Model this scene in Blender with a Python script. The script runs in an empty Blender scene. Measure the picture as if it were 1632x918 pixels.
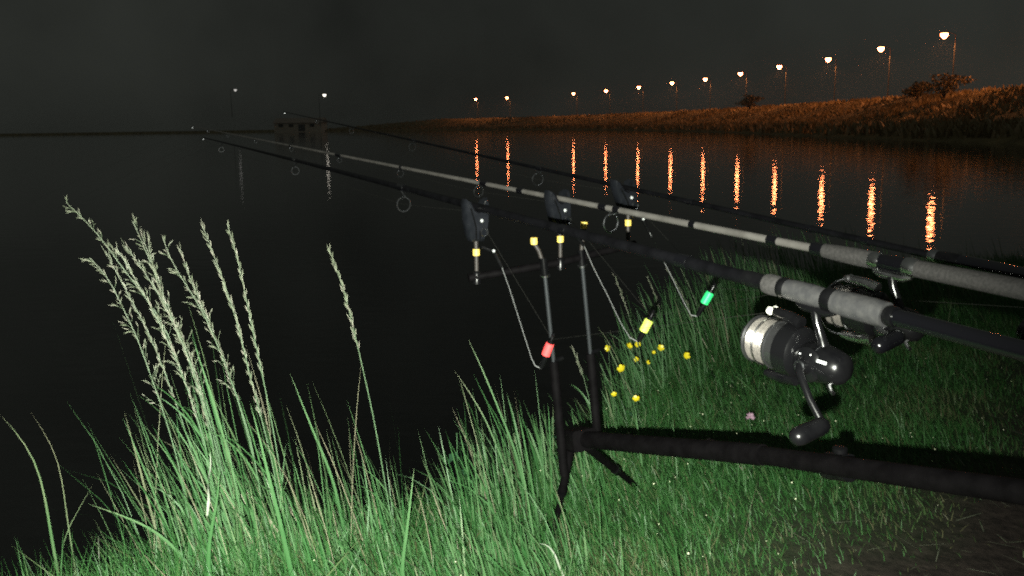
import bpy, math, random
import numpy as np
from mathutils import Vector, Matrix

random.seed(7)
rng = np.random.default_rng(11)
SC = bpy.context.scene
COL = SC.collection
R = math.radians

# ------------------------------------------------------------------ camera
F = 1400.0                                  # focal length in pixels of the 1632 px wide photograph
PITCH, ROLL = R(10.5), R(0.8)
CAM = np.array([0.0, 0.0, 2.0])             # water is z = 0, the bank is z = 1.1
fwd = np.array([0, math.cos(PITCH), -math.sin(PITCH)])
up0 = np.array([0, math.sin(PITCH), math.cos(PITCH)])
rt0 = np.array([1.0, 0, 0])
rt = rt0 * math.cos(ROLL) - up0 * math.sin(ROLL)
up = up0 * math.cos(ROLL) + rt0 * math.sin(ROLL)
cd = bpy.data.cameras.new('camera'); cam = bpy.data.objects.new('camera', cd); COL.objects.link(cam)
cd.sensor_width = 36.0; cd.lens = F * 36.0 / 1632.0
cd.clip_start = 0.02; cd.clip_end = 6000
cam.matrix_world = Matrix(((rt[0], up[0], -fwd[0], CAM[0]), (rt[1], up[1], -fwd[1], CAM[1]),
                           (rt[2], up[2], -fwd[2], CAM[2]), (0, 0, 0, 1)))
SC.camera = cam

# ------------------------------------------------------------------ world: murky night sky
W = bpy.data.worlds.new('World'); SC.world = W; W.use_nodes = True
nt = W.node_tree; nt.nodes.clear()
wo = nt.nodes.new('ShaderNodeOutputWorld')
b1 = nt.nodes.new('ShaderNodeBackground'); b2 = nt.nodes.new('ShaderNodeBackground'); ad = nt.nodes.new('ShaderNodeAddShader')
sky = nt.nodes.new('ShaderNodeTexSky'); sky.sky_type = 'NISHITA'; sky.sun_disc = False
sky.sun_elevation = R(-6); sky.sun_rotation = R(60)
nt.links.new(sky.outputs[0], b1.inputs[0]); b1.inputs[1].default_value = 0.05
# town glow on low cloud: even grey-green with soft cloud mottling
SKYW = 10.2
tc = nt.nodes.new('ShaderNodeTexCoord'); nz = nt.nodes.new('ShaderNodeTexNoise')
nz.noise_dimensions = '4D'; nz.inputs['W'].default_value = SKYW
nz.inputs['Scale'].default_value = 2.0; nz.inputs['Detail'].default_value = 5
rp = nt.nodes.new('ShaderNodeValToRGB')
rp.color_ramp.elements[0].position = 0.3; rp.color_ramp.elements[0].color = (0.0060, 0.0066, 0.0059, 1)
rp.color_ramp.elements[1].position = 0.72; rp.color_ramp.elements[1].color = (0.0300, 0.0328, 0.0282, 1)
nt.links.new(tc.outputs['Generated'], nz.inputs['Vector']); nt.links.new(nz.outputs[0], rp.inputs[0])
nt.links.new(rp.outputs[0], b2.inputs[0])
# an overcast sky is brighter overhead than at the horizon
sx = nt.nodes.new('ShaderNodeSeparateXYZ'); ma = nt.nodes.new('ShaderNodeMath'); ma.operation = 'MULTIPLY_ADD'
ma.inputs[1].default_value = 2.0; ma.inputs[2].default_value = 1.0; ma.use_clamp = False
mm = nt.nodes.new('ShaderNodeMath'); mm.operation = 'MAXIMUM'; mm.inputs[1].default_value = 0.0
nt.links.new(tc.outputs['Generated'], sx.inputs[0]); nt.links.new(sx.outputs[2], mm.inputs[0]); nt.links.new(mm.outputs[0], ma.inputs[0])
nt.links.new(ma.outputs[0], b2.inputs[1])
nt.links.new(b1.outputs[0], ad.inputs[0]); nt.links.new(b2.outputs[0], ad.inputs[1]); nt.links.new(ad.outputs[0], wo.inputs[0])

# very weak cool sun added as fill; no moon is seen
sd = bpy.data.lights.new('fill_sun', 'SUN'); sd.energy = 0.012; sd.angle = R(15); sd.color = (0.8, 0.9, 1.0)
so = bpy.data.objects.new('fill_sun', sd); COL.objects.link(so); so.rotation_euler = (R(35), R(20), R(60))

# the photographer's phone light, held just under the lens and pointing a little left
fd = bpy.data.lights.new('phone_light', 'SPOT'); fd.energy = 420; fd.color = (0.97, 1.0, 0.88)
fd.shadow_soft_size = 0.006; fd.spot_size = R(94); fd.spot_blend = 1.0
fo = bpy.data.objects.new('phone_light', fd); COL.objects.link(fo)
fpos = CAM - up * 0.045 - rt * 0.02
def ray(u, v):
    return fwd + rt * ((u - 816.0) / F) + up * ((459.0 - v) / F)
fo.location = fpos
fo.rotation_euler = Vector(ray(640, 770)).to_track_quat('-Z', 'Y').to_euler()

vs = SC.view_settings
SC.display_settings.display_device = 'sRGB'
vs.view_transform = 'Standard'; vs.look = 'None'; vs.exposure = 0.0; vs.gamma = 1.0; vs.use_curve_mapping = False
SC.render.engine = 'CYCLES'
SC.cycles.use_denoising = False
SC.cycles.pixel_filter_type = 'BLACKMAN_HARRIS'; SC.cycles.filter_width = 2.0
SC.cycles.max_bounces = 6; SC.cycles.caustics_reflective = True
SC.cycles.sample_clamp_indirect = 4.0
SC.cycles.use_adaptive_sampling = False

# ------------------------------------------------------------------ pixel -> place
def P(u, v, Y):
    d = ray(u, v); return CAM + d * (Y / d[1])
def PZ(u, v, z):
    d = ray(u, v); return CAM + d * ((z - CAM[2]) / d[2])
def proj(p):
    q = np.asarray(p) - CAM; w = q @ fwd
    return 816 + F * (q @ rt) / w, 459 - F * (q @ up) / w
def nrm(a):
    a = np.asarray(a, float); return a / np.linalg.norm(a)

# ------------------------------------------------------------------ materials
def mat(name, col, rough=0.5, metal=0.0, spec=0.5, noise=None, bump=0.0, bscale=80.0, emit=None, coat=0.0):
    m = bpy.data.materials.new(name); m.use_nodes = True
    n = m.node_tree.nodes; l = m.node_tree.links; b = n['Principled BSDF']
    b.inputs['Base Color'].default_value = (*col, 1); b.inputs['Roughness'].default_value = rough
    b.inputs['Metallic'].default_value = metal; b.inputs['Specular IOR Level'].default_value = spec
    b.inputs['Coat Weight'].default_value = coat
    if noise or bump:
        t = n.new('ShaderNodeTexCoord'); x = n.new('ShaderNodeTexNoise'); x.inputs['Scale'].default_value = bscale
        x.inputs['Detail'].default_value = 5; l.new(t.outputs['Object'], x.inputs['Vector'])
        if noise:
            r = n.new('ShaderNodeValToRGB'); r.color_ramp.elements[0].color = (*col, 1); r.color_ramp.elements[1].color = (*noise, 1)
            r.color_ramp.elements[0].position = 0.35; r.color_ramp.elements[1].position = 0.68
            l.new(x.outputs[0], r.inputs[0]); l.new(r.outputs[0], b.inputs['Base Color'])
            mr = n.new('ShaderNodeMapRange'); mr.inputs[3].default_value = max(0.05, rough - 0.1); mr.inputs[4].default_value = min(1, rough + 0.12)
            l.new(x.outputs[0], mr.inputs[0]); l.new(mr.outputs[0], b.inputs['Roughness'])
        if bump:
            bp = n.new('ShaderNodeBump'); bp.inputs['Strength'].default_value = bump; bp.inputs['Distance'].default_value = 0.002
            l.new(x.outputs[0], bp.inputs['Height']); l.new(bp.outputs[0], b.inputs['Normal'])
    if emit:
        b.inputs['Emission Color'].default_value = (*emit[:3], 1); b.inputs['Emission Strength'].default_value = emit[3]
    return m

M = {}
M['black_plastic'] = mat('black_plastic', (0.0025, 0.0025, 0.003), 0.27, spec=0.3, noise=(0.0045, 0.0045, 0.005), bscale=60)
M['alarm_shell'] = mat('alarm_shell', (0.006, 0.007, 0.009), 0.33, spec=0.35, noise=(0.011, 0.012, 0.015), bscale=50)
M['black_gloss'] = mat('black_gloss', (0.003, 0.003, 0.004), 0.2, coat=0.3)
M['black_metal'] = mat('black_metal', (0.002, 0.0017, 0.002), 0.6, spec=0.06, noise=(0.004, 0.0035, 0.004), bscale=40)
M['graphite'] = mat('graphite', (0.0035, 0.0035, 0.004), 0.22, spec=0.5)
M['silver'] = mat('silver', (0.62, 0.62, 0.62), 0.25, metal=1.0, noise=(0.5, 0.5, 0.52), bscale=60)
M['dark_chrome'] = mat('dark_chrome', (0.16, 0.16, 0.165), 0.3, metal=0.9, noise=(0.10, 0.10, 0.105), bscale=70)
M['dull_brass'] = mat('dull_brass', (0.035, 0.03, 0.027), 0.5, spec=0.4)
M['chain_bead'] = mat('chain_bead', (0.34, 0.35, 0.35), 0.3, metal=0.35)
M['upright_steel'] = mat('upright_steel', (0.05, 0.055, 0.06), 0.35, metal=0.5)
M['steel'] = mat('steel', (0.35, 0.36, 0.38), 0.3, metal=1.0)
M['spool_line'] = mat('spool_line', (0.28, 0.26, 0.24), 0.32, metal=0.75, noise=(0.36, 0.33, 0.30), bscale=300)
M['grey_foam'] = mat('grey_foam', (0.022, 0.021, 0.0205), 0.8, noise=(0.040, 0.037, 0.036), bump=0.4, bscale=260)
M['grey_sleeve'] = mat('grey_sleeve', (0.032, 0.032, 0.034), 0.5, noise=(0.050, 0.049, 0.049), bscale=120)
M['light_blank'] = mat('light_blank', (0.085, 0.080, 0.074), 0.4, noise=(0.125, 0.118, 0.11), bscale=30)
M['black_blank'] = mat('black_blank', (0.002, 0.002, 0.0025), 0.42, spec=0.15, noise=(0.004, 0.004, 0.005), bscale=40)
M['yellow_nut'] = mat('yellow_nut', (0.95, 0.72, 0.16), 0.4, noise=(0.80, 0.55, 0.12), bscale=90)
M['red_bobbin'] = mat('red_bobbin', (0.95, 0.09, 0.09), 0.4)
M['lime_bobbin'] = mat('lime_bobbin', (0.72, 0.90, 0.14), 0.4)
M['green_bobbin'] = mat('green_bobbin', (0.03, 0.75, 0.20), 0.4)
M['nylon'] = mat('nylon', (0.02, 0.02, 0.018), 0.5, spec=0.2)
M['pale_mark'] = mat('pale_mark', (0.45, 0.47, 0.47), 0.5)
M['cream'] = mat('cream', (0.72, 0.72, 0.62), 0.45)
M['petal'] = mat('petal', (0.78, 0.66, 0.02), 0.4)
M['clover'] = mat('clover', (0.36, 0.22, 0.30), 0.8, noise=(0.5, 0.34, 0.42), bscale=300)
M['bleached'] = mat('bleached', (0.34, 0.39, 0.31), 0.8, noise=(0.24, 0.28, 0.20), bscale=70)
M['dew'] = mat('dew', (0.85, 0.9, 0.6), 0.1, spec=1.0)  # pale colour stands in for the glint of clear drops
M['galvanised'] = mat('galvanised', (0.012, 0.013, 0.012), 0.7, noise=(0.018, 0.018, 0.018), bscale=4)
M['sodium'] = mat('sodium', (0.8, 0.6, 0.4), 0.5, emit=(1.0, 0.24, 0.085, 75))
M['white_lamp'] = mat('white_lamp', (0.8, 0.8, 0.8), 0.5, emit=(1.0, 0.92, 0.78, 3.2))
M['dim_lamp'] = mat('dim_lamp', (0.8, 0.8, 0.8), 0.5, emit=(1.0, 0.96, 0.9, 0.6))
M['wall_paint'] = mat('wall_paint', (0.55, 0.50, 0.42), 0.85, noise=(0.64, 0.58, 0.48), bscale=0.6)
M['roof_felt'] = mat('roof_felt', (0.24, 0.20, 0.17), 0.85, noise=(0.32, 0.26, 0.22), bscale=0.8)
M['dark_door'] = mat('dark_door', (0.08, 0.09, 0.10), 0.6)
M['far_glass'] = mat('far_glass', (0.02, 0.022, 0.025), 0.1)

def leaf_mat(name, ca, cb, cc, rough=0.5, transl=0.25, attr=True):
    """blade colour runs from fresh to dry by a per-blade attribute"""
    m = bpy.data.materials.new(name); m.use_nodes = True
    n = m.node_tree.nodes; l = m.node_tree.links; b = n['Principled BSDF']; out = n['Material Output']
    a = n.new('ShaderNodeAttribute'); a.attribute_name = 'tint'
    r = n.new('ShaderNodeValToRGB'); r.color_ramp.elements[0].color = (*ca, 1); r.color_ramp.elements[0].position = 0
    r.color_ramp.elements[1].color = (*cc, 1); r.color_ramp.elements[1].position = 1
    e = r.color_ramp.elements.new(0.6); e.color = (*cb, 1)
    l.new(a.outputs['Fac'], r.inputs[0]); l.new(r.outputs[0], b.inputs['Base Color'])
    b.inputs['Roughness'].default_value = rough; b.inputs['Specular IOR Level'].default_value = 0.4
    tr = n.new('ShaderNodeBsdfTranslucent'); mx = n.new('ShaderNodeMixShader'); mx.inputs[0].default_value = transl
    l.new(r.outputs[0], tr.inputs[0]); l.new(b.outputs[0], mx.inputs[1]); l.new(tr.outputs[0], mx.inputs[2])
    l.new(mx.outputs[0], out.inputs[0])
    return m
M['turf'] = leaf_mat('turf', (0.028, 0.115, 0.026), (0.052, 0.150, 0.040), (0.13, 0.13, 0.065))
M['tall_blade'] = leaf_mat('tall_blade', (0.026, 0.120, 0.028), (0.095, 0.205, 0.080), (0.28, 0.27, 0.18))
M['stem'] = leaf_mat('stem', (0.07, 0.17, 0.07), (0.11, 0.19, 0.10), (0.17, 0.18, 0.13), transl=0.1)
M['spikelet'] = leaf_mat('spikelet', (0.17, 0.20, 0.13), (0.23, 0.25, 0.18), (0.31, 0.30, 0.24), transl=0.15)
M['herb_leaf'] = leaf_mat('herb_leaf', (0.03, 0.10, 0.05), (0.05, 0.13, 0.06), (0.1, 0.13, 0.06))
M['far_grass'] = leaf_mat('far_grass', (0.17, 0.14, 0.06), (0.25, 0.20, 0.10), (0.33, 0.25, 0.14), transl=0.0)

def ground_mat(name, dirt=True, ca=(0.012, 0.034, 0.010), cb=(0.026, 0.060, 0.018), sc=9.0):
    m = bpy.data.materials.new(name); m.use_nodes = True
    n = m.node_tree.nodes; l = m.node_tree.links; b = n['Principled BSDF']
    t = n.new('ShaderNodeTexCoord'); x = n.new('ShaderNodeTexNoise'); x.inputs['Scale'].default_value = sc; x.inputs['Detail'].default_value = 9
    x.inputs['Roughness'].default_value = 0.65
    l.new(t.outputs['Object'], x.inputs['Vector'])
    r = n.new('ShaderNodeValToRGB'); r.color_ramp.elements[0].color = (*ca, 1); r.color_ramp.elements[1].color = (*cb, 1)
    r.color_ramp.elements[0].position = 0.35; r.color_ramp.elements[1].position = 0.7
    l.new(x.outputs[0], r.inputs[0])
    b.inputs['Roughness'].default_value = 0.9; b.inputs['Specular IOR Level'].default_value = 0.2
    bp = n.new('ShaderNodeBump'); bp.inputs['Strength'].default_value = 0.8; bp.inputs['Distance'].default_value = 0.02 if dirt else 0.3
    l.new(x.outputs[0], bp.inputs['Height']); l.new(bp.outputs[0], b.inputs['Normal'])
    if dirt:   # trodden soil by the swim: a vertex mask chooses earth over thatch
        a = n.new('ShaderNodeAttribute'); a.attribute_name = 'worn'
        x2 = n.new('ShaderNodeTexNoise'); x2.inputs['Scale'].default_value = 38; x2.inputs['Detail'].default_value = 8; x2.inputs['Roughness'].default_value = 0.7
        l.new(t.outputs['Object'], x2.inputs['Vector'])
        r2 = n.new('ShaderNodeValToRGB'); r2.color_ramp.elements[0].color = (0.018, 0.014, 0.012, 1); r2.color_ramp.elements[1].color = (0.062, 0.048, 0.040, 1)
        r2.color_ramp.elements[0].position = 0.38; r2.color_ramp.elements[1].position = 0.72
        l.new(x2.outputs[0], r2.inputs[0])
        mx = n.new('ShaderNodeMix'); mx.data_type = 'RGBA'
        l.new(a.outputs['Fac'], mx.inputs[0]); l.new(r.outputs[0], mx.inputs[6]); l.new(r2.outputs[0], mx.inputs[7])
        l.new(mx.outputs[2], b.inputs['Base Color'])
    else:
        l.new(r.outputs[0], b.inputs['Base Color'])
    return m
M['bank_soil'] = ground_mat('bank_soil')
M['far_bank'] = ground_mat('far_bank', False, (0.09, 0.075, 0.034), (0.22, 0.17, 0.08), 0.35)
M['bed'] = ground_mat('bed', False, (0.01, 0.01, 0.008), (0.02, 0.02, 0.015), 0.5)
M['asphalt'] = mat('asphalt', (0.045, 0.045, 0.047), 0.85, noise=(0.06, 0.06, 0.06), bscale=1.5)

def water_mat():
    m = bpy.data.materials.new('canal_water'); m.use_nodes = True
    n = m.node_tree.nodes; l = m.node_tree.links; b = n['Principled BSDF']
    b.inputs['Base Color'].default_value = (0.0035, 0.0042, 0.004, 1); b.inputs['Roughness'].default_value = 0.03
    b.inputs['IOR'].default_value = 1.333; b.inputs['Specular IOR Level'].default_value = 0.5
    t = n.new('ShaderNodeTexCoord')
    mp = n.new('ShaderNodeMapping'); mp.inputs['Scale'].default_value = (0.55, 1.0, 1.0); mp.inputs['Rotation'].default_value = (0, 0, R(8))
    l.new(t.outputs['Object'], mp.inputs[0])
    n1 = n.new('ShaderNodeTexNoise'); n1.inputs['Scale'].default_value = 4.2; n1.inputs['Detail'].default_value = 1.5
    n2 = n.new('ShaderNodeTexNoise'); n2.inputs['Scale'].default_value = 0.55; n2.inputs['Detail'].default_value = 1.0
    l.new(mp.outputs[0], n1.inputs['Vector']); l.new(mp.outputs[0], n2.inputs['Vector'])
    b1 = n.new('ShaderNodeBump'); b1.inputs['Distance'].default_value = 0.0052; b1.inputs['Strength'].default_value = 1
    b2 = n.new('ShaderNodeBump'); b2.inputs['Distance'].default_value = 0.005; b2.inputs['Strength'].default_value = 1
    l.new(n1.outputs[0], b1.inputs['Height']); l.new(n2.outputs[0], b2.inputs['Height'])
    l.new(b2.outputs[0], b1.inputs['Normal']); l.new(b1.outputs[0], b.inputs['Normal'])
    return m
M['water'] = water_mat()

# ------------------------------------------------------------------ mesh helpers
class MB:
    def __init__(s): s.v = []; s.f = []
    def add(s, vs, fs):
        o = len(s.v); s.v.extend([tuple(map(float, p)) for p in vs]); s.f.extend([tuple(i + o for i in f) for f in fs]); return s
    def tube(s, pts, rad, n=10, caps=True):
        pts = [np.asarray(p, float) for p in pts]; k = len(pts)
        if np.isscalar(rad): rad = [rad] * k
        tg = [nrm(pts[min(i + 1, k - 1)] - pts[max(i - 1, 0)]) for i in range(k)]
        a = np.array([0, 0, 1.0]) if abs(tg[0][2]) < 0.9 else np.array([1.0, 0, 0])
        u = nrm(np.cross(tg[0], a)); V = []; Fc = []
        for i in range(k):
            u = nrm(u - tg[i] * (u @ tg[i])); w = np.cross(tg[i], u)
            for j in range(n):
                t = 2 * math.pi * j / n; V.append(pts[i] + (u * math.cos(t) + w * math.sin(t)) * rad[i])
        for i in range(k - 1):
            for j in range(n):
                Fc.append((i * n + j, i * n + (j + 1) % n, (i + 1) * n + (j + 1) % n, (i + 1) * n + j))
        if caps: Fc.append(tuple(range(n - 1, -1, -1))); Fc.append(tuple((k - 1) * n + j for j in range(n)))
        return s.add(V, Fc)
    def lathe(s, o, ax, prof, n=20, ref=None):
        """prof: (distance along ax, radius)"""
        ax = nrm(ax); a = np.array([0, 0, 1.0]) if abs(ax[2]) < 0.9 else np.array([1.0, 0, 0])
        u = nrm(np.cross(ax, a)); w = np.cross(ax, u); V = []; Fc = []; k = len(prof)
        for d, r in prof:
            for j in range(n):
                t = 2 * math.pi * j / n; V.append(np.asarray(o) + ax * d + (u * math.cos(t) + w * math.sin(t)) * r)
        for i in range(k - 1):
            for j in range(n):
                Fc.append((i * n + j, i * n + (j + 1) % n, (i + 1) * n + (j + 1) % n, (i + 1) * n + j))
        Fc.append(tuple(range(n - 1, -1, -1))); Fc.append(tuple((k - 1) * n + j for j in range(n)))
        return s.add(V, Fc)
    def torus(s, c, ax, r, t, n=20, m=8):
        ax = nrm(ax); a = np.array([0, 0, 1.0]) if abs(ax[2]) < 0.9 else np.array([1.0, 0, 0])
        u = nrm(np.cross(ax, a)); w = np.cross(ax, u); V = []; Fc = []
        for i in range(n):
            p = 2 * math.pi * i / n; d = u * math.cos(p) + w * math.sin(p)
            for j in range(m):
                q = 2 * math.pi * j / m; V.append(np.asarray(c) + d * (r + t * math.cos(q)) + ax * t * math.sin(q))
        for i in range(n):
            for j in range(m):
                Fc.append((i * m + j, i * m + (j + 1) % m, ((i + 1) % n) * m + (j + 1) % m, ((i + 1) % n) * m + j))
        return s.add(V, Fc)
    def box(s, c, ax, ay, az, dx, dy, dz, ch=0.0):
        """oriented box with chamfered long edges (profile in ax/ay, extruded along az)"""
        c = np.asarray(c, float); ax, ay, az = nrm(ax), nrm(ay), nrm(az); hx, hy, hz = dx / 2, dy / 2, dz / 2
        if ch <= 0: pr = [(-hx, -hy), (hx, -hy), (hx, hy), (-hx, hy)]
        else: pr = [(-hx + ch, -hy), (hx - ch, -hy), (hx, -hy + ch), (hx, hy - ch), (hx - ch, hy), (-hx + ch, hy), (-hx, hy - ch), (-hx, -hy + ch)]
        n = len(pr); V = [c + ax * x + ay * y + az * z for z in (-hz, hz) for x, y in pr]
        Fc = [tuple(range(n - 1, -1, -1)), tuple(range(n, 2 * n))] + [(j, (j + 1) % n, n + (j + 1) % n, n + j) for j in range(n)]
        return s.add(V, Fc)
    def prism(s, c, ex, ey, ez, outline, depth, bev=0.0):
        """outline polygon in ex/ey, thickness along ez, bevelled rim"""
        c = np.asarray(c, float); n = len(outline); cx = sum(p[0] for p in outline) / n; cy = sum(p[1] for p in outline) / n
        def ring(z, k): return [c + ex * (cx + (x - cx) * k) + ey * (cy + (y - cy) * k) + ez * z for x, y in outline]
        k = 1 - bev; lay = [(-depth / 2, k), (-depth / 2 + depth * .18, 1), (depth / 2 - depth * .18, 1), (depth / 2, k)]
        V = []; Fc = []
        for z, q in lay: V += ring(z, q)
        for i in range(3):
            for j in range(n): Fc.append((i * n + j, i * n + (j + 1) % n, (i + 1) * n + (j + 1) % n, (i + 1) * n + j))
        Fc.append(tuple(range(n - 1, -1, -1))); Fc.append(tuple(3 * n + j for j in range(n)))
        return s.add(V, Fc)
    def ball(s, c, r, n=8, m=5, ax=None, sc=1.0):
        ax = np.array([0, 0, 1.0]) if ax is None else ax
        pr = [(-r * sc * math.cos(math.pi * i / m), max(r * math.sin(math.pi * i / m), r * 0.02)) for i in range(m + 1)]
        return s.lathe(c, ax, pr, n)
    def build(s, name, m, parent=None, origin=None, smooth=True, tint=None):
        o = np.zeros(3) if origin is None else np.asarray(origin, float)
        me = bpy.data.meshes.new(name); me.from_pydata([tuple(np.array(p) - o) for p in s.v], [], s.f); me.update()
        if smooth:
            me.polygons.foreach_set('use_smooth', [True] * len(me.polygons))
            try: me.set_sharp_from_angle(angle=R(38))
            except Exception: pass
        if tint is not None:
            at = me.attributes.new('tint', 'FLOAT', 'POINT'); at.data.foreach_set('value', np.resize(np.asarray(tint, np.float32), len(me.vertices)))
        me.materials.append(M[m]); ob = bpy.data.objects.new(name, me); COL.objects.link(ob)
        if parent is None: ob.location = o
        else: ob.parent = parent
        return ob

def tag(o, label, cat=None, group=None, kind=None):
    if label: o['label'] = label
    if cat: o['category'] = cat
    if group: o['group'] = group
    if kind: o['kind'] = kind
    return o
class Thing:
    def __init__(s, name, loc, label, cat, group=None):
        s.o = np.asarray(loc, float); s.e = bpy.data.objects.new(name, None); COL.objects.link(s.e); s.e.location = s.o
        s.e.empty_display_size = 0.05; tag(s.e, label, cat, group)
    def part(s, name, mb, m, parent=None, **k): return mb.build(name, m, parent or s.e, s.o, **k)

def np_mesh(name, V, Q, m, tint=None, smooth=True, attr='tint'):
    """V (n,3), Q list of (k,) face index arrays grouped: dict size->array"""
    me = bpy.data.meshes.new(name)
    loops = np.concatenate([q.ravel() for q in Q]); sizes = np.concatenate([np.full(len(q), q.shape[1]) for q in Q])
    me.vertices.add(len(V)); me.vertices.foreach_set('co', V.astype(np.float32).ravel())
    me.loops.add(len(loops)); me.loops.foreach_set('vertex_index', loops.astype(np.int32))
    me.polygons.add(len(sizes)); st = np.concatenate([[0], np.cumsum(sizes)[:-1]])
    me.polygons.foreach_set('loop_start', st.astype(np.int32)); me.polygons.foreach_set('loop_total', sizes.astype(np.int32))
    if smooth: me.polygons.foreach_set('use_smooth', np.ones(len(sizes), bool))
    if tint is not None:
        at = me.attributes.new(attr, 'FLOAT', 'POINT'); at.data.foreach_set('value', tint.astype(np.float32))
    me.update(calc_edges=True); me.validate()
    me.materials.append(M[m]); ob = bpy.data.objects.new(name, me); COL.objects.link(ob); return ob

# ------------------------------------------------------------------ near bank
EDGE = np.array([(-900, -330), (-90, -36), (-30, -15), (-8, -4.0), (-3, -.6), (-1.0, .95), (-.52, 1.45), (-.15, 1.80), (.22, 2.35), (.62, 3.5), (1.25, 4.9),
                 (2.5, 5.5), (3.8, 5.5), (6.5, 5.0), (9.5, 2.5), (11, -4), (12, -60), (12, -900)], float)
def edge_sd(x, y):
    """distance inland of the bank edge (negative over the water)"""
    p = np.stack([x, y], -1); best = np.full(x.shape, 1e9); sg = np.ones(x.shape)
    for a, b in zip(EDGE[:-1], EDGE[1:]):
        d = b - a; t = np.clip(((p - a) @ d) / (d @ d), 0, 1); q = p - a - t[..., None] * d
        ds = np.hypot(q[..., 0], q[..., 1]); cr = d[0] * (p[..., 1] - a[1]) - d[1] * (p[..., 0] - a[0])
        k = ds < best - 1e-9; best = np.where(k, ds, best); sg = np.where(k, np.where(cr < 0, 1.0, -1.0), sg)
    return best * sg
def gz(x, y):
    x = np.asarray(x, float); y = np.asarray(y, float); s = edge_sd(x, y)
    t = np.clip((0.12 - s) / 1.0, 0, 1); t = t * t * (3 - 2 * t)
    bump = 0.014 * np.sin(5.1 * x + 1.3 * np.sin(2.2 * y)) + 0.012 * np.sin(6.3 * y + 0.7 + np.sin(3.1 * x)) + 0.02 * np.sin(1.3 * x + 0.9 * y)
    return 1.1 + bump * np.clip(1.5 - np.hypot(x, y) / 40, 0, 1) - 1.7 * t
def worn(x, y):
    w = x - (0.52 + 0.92 * (y - 1.65)) + 0.10 * np.sin(4.2 * y + 1) + 0.07 * np.sin(9 * x + 5 * y)
    w = np.clip(w / 0.6 + 0.30, 0, 1); back = np.clip((1.15 - y) / 0.4, 0, 1) * np.clip((edge_sd(np.asarray(x, float), np.asarray(y, float)) - 0.6) / 0.5, 0, 1)
    far = np.clip((9 - np.hypot(x, y)) / 4, 0, 1)
    return np.maximum(w, back) * far
def axis(lo, hi, step, outs):
    a = list(np.arange(lo, hi + 1e-6, step)); l = []; r = []
    for o in outs: l.append(lo - o); r.append(hi + o)
    return np.array(l[::-1] + a + r)
outs = [.2, .5, 1, 2, 4, 8, 14, 25, 45, 80, 140, 260, 480, 800]
gx, gy = axis(-3, 6, .06, outs), axis(-2, 7, .06, outs)
X, Y = np.meshgrid(gx, gy, indexing='ij'); Zg = gz(X, Y)
V = np.stack([X, Y, Zg], -1).reshape(-1, 3); nx, ny = len(gx), len(gy)
I = np.arange(nx * ny).reshape(nx, ny); Q = np.stack([I[:-1, :-1], I[1:, :-1], I[1:, 1:], I[:-1, 1:]], -1).reshape(-1, 4)
keep = (V[Q, 2].max(1) > -0.55); Q = Q[keep]
g = np_mesh('ground', V, [Q], 'bank_soil', worn(V[:, 0], V[:, 1]), attr='worn'); tag(g, None, kind='structure')

# ------------------------------------------------------------------ water and canal bed
wb = MB(); wb.add([(-2000, -2000, 0), (2000, -2000, 0), (2000, 2000, 0), (-2000, 2000, 0)], [(0, 1, 2, 3)])
tag(wb.build('water', 'water', smooth=False), None, kind='structure')
wb = MB(); wb.add([(-2050, -2050, -1.5), (2050, -2050, -1.5), (2050, 2050, -1.5), (-2050, 2050, -1.5)], [(0, 1, 2, 3)])
tag(wb.build('canal_bed', 'bed', smooth=False), None, kind='structure')

# ------------------------------------------------------------------ far bank with its road
LZ = 16.0
lamp_px = [(1703, 5), (1505, 55), (1404, 77), (1320, 94), (1242, 106), (1180, 117), (1124, 126), (1071, 132), (1018, 139), (966, 144.5), (914, 149), (808, 155.5), (758, 158)]
LP = [PZ(u, v, LZ) for u, v in lamp_px]
line = [np.array([LP[0][0] + 1.5, y]) for y in (-1200, -400, -150, 0, 45)] + [p[:2] for p in LP] + [np.array(q) for q in ((-75, 505), (-160, 520), (-300, 505), (-520, 430), (-800, 250), (-1200, -100))]
line = np.array(line)
# resample and smooth
def resample(pl, step):
    d = np.concatenate([[0], np.cumsum(np.hypot(*np.diff(pl, axis=0).T))]); n = int(d[-1] / step); s = np.linspace(0, d[-1], n)
    return np.stack([np.interp(s, d, pl[:, 0]), np.interp(s, d, pl[:, 1])], -1)
ln = resample(line, 6.0)
for _ in range(12): ln[1:-1] = 0.25 * ln[:-2] + 0.5 * ln[1:-1] + 0.25 * ln[2:]
tg = np.gradient(ln, axis=0); tg /= np.hypot(tg[:, 0], tg[:, 1])[:, None]
nl = np.stack([-tg[:, 1], tg[:, 0]], -1)          # to the left of travel = towards the canal
def dike_z(o):
    return np.interp(o, [-1500, -60, -25, -9, 4.0, 5.5, 9, 17, 20, 26, 29, 31, 33], [4.0, 4.2, 4.5, 5.8, 5.8, 5.7, 5.0, 2.0, 1.5, 1.0, .7, .1, -1.0])
def lowf(x): return np.interp(x, [-110, -35], [.12, 1.0])
offs = np.array([-600, -400, -250, -120, -60, -40, -25, -15, -9, -6, -2, 1.5, 4, 5.5, 7, 9, 11, 13, 15, 17, 18.5, 20, 22, 24, 26, 27.5, 29, 30, 31, 32, 33], float)
fv = []
for k in range(len(ln)):
    for o in offs:
        p = ln[k] + nl[k] * o; w = np.clip((o - 4) / 4, 0, 1) + np.clip((-9 - o) / 5, 0, 1)
        fv.append((p[0], p[1], dike_z(o) * (lowf(ln[k][0]) if o < 29 else 1) + w * lowf(ln[k][0]) * (0.30 * math.sin(p[1] * .21 + p[0] * .13) + 0.22 * math.sin(p[1] * .57 - o * .5) + rng.normal(0, .12)) * (1 if o < 29 else .3)))
fv = np.array(fv); n1, n2 = len(ln), len(offs)
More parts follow.
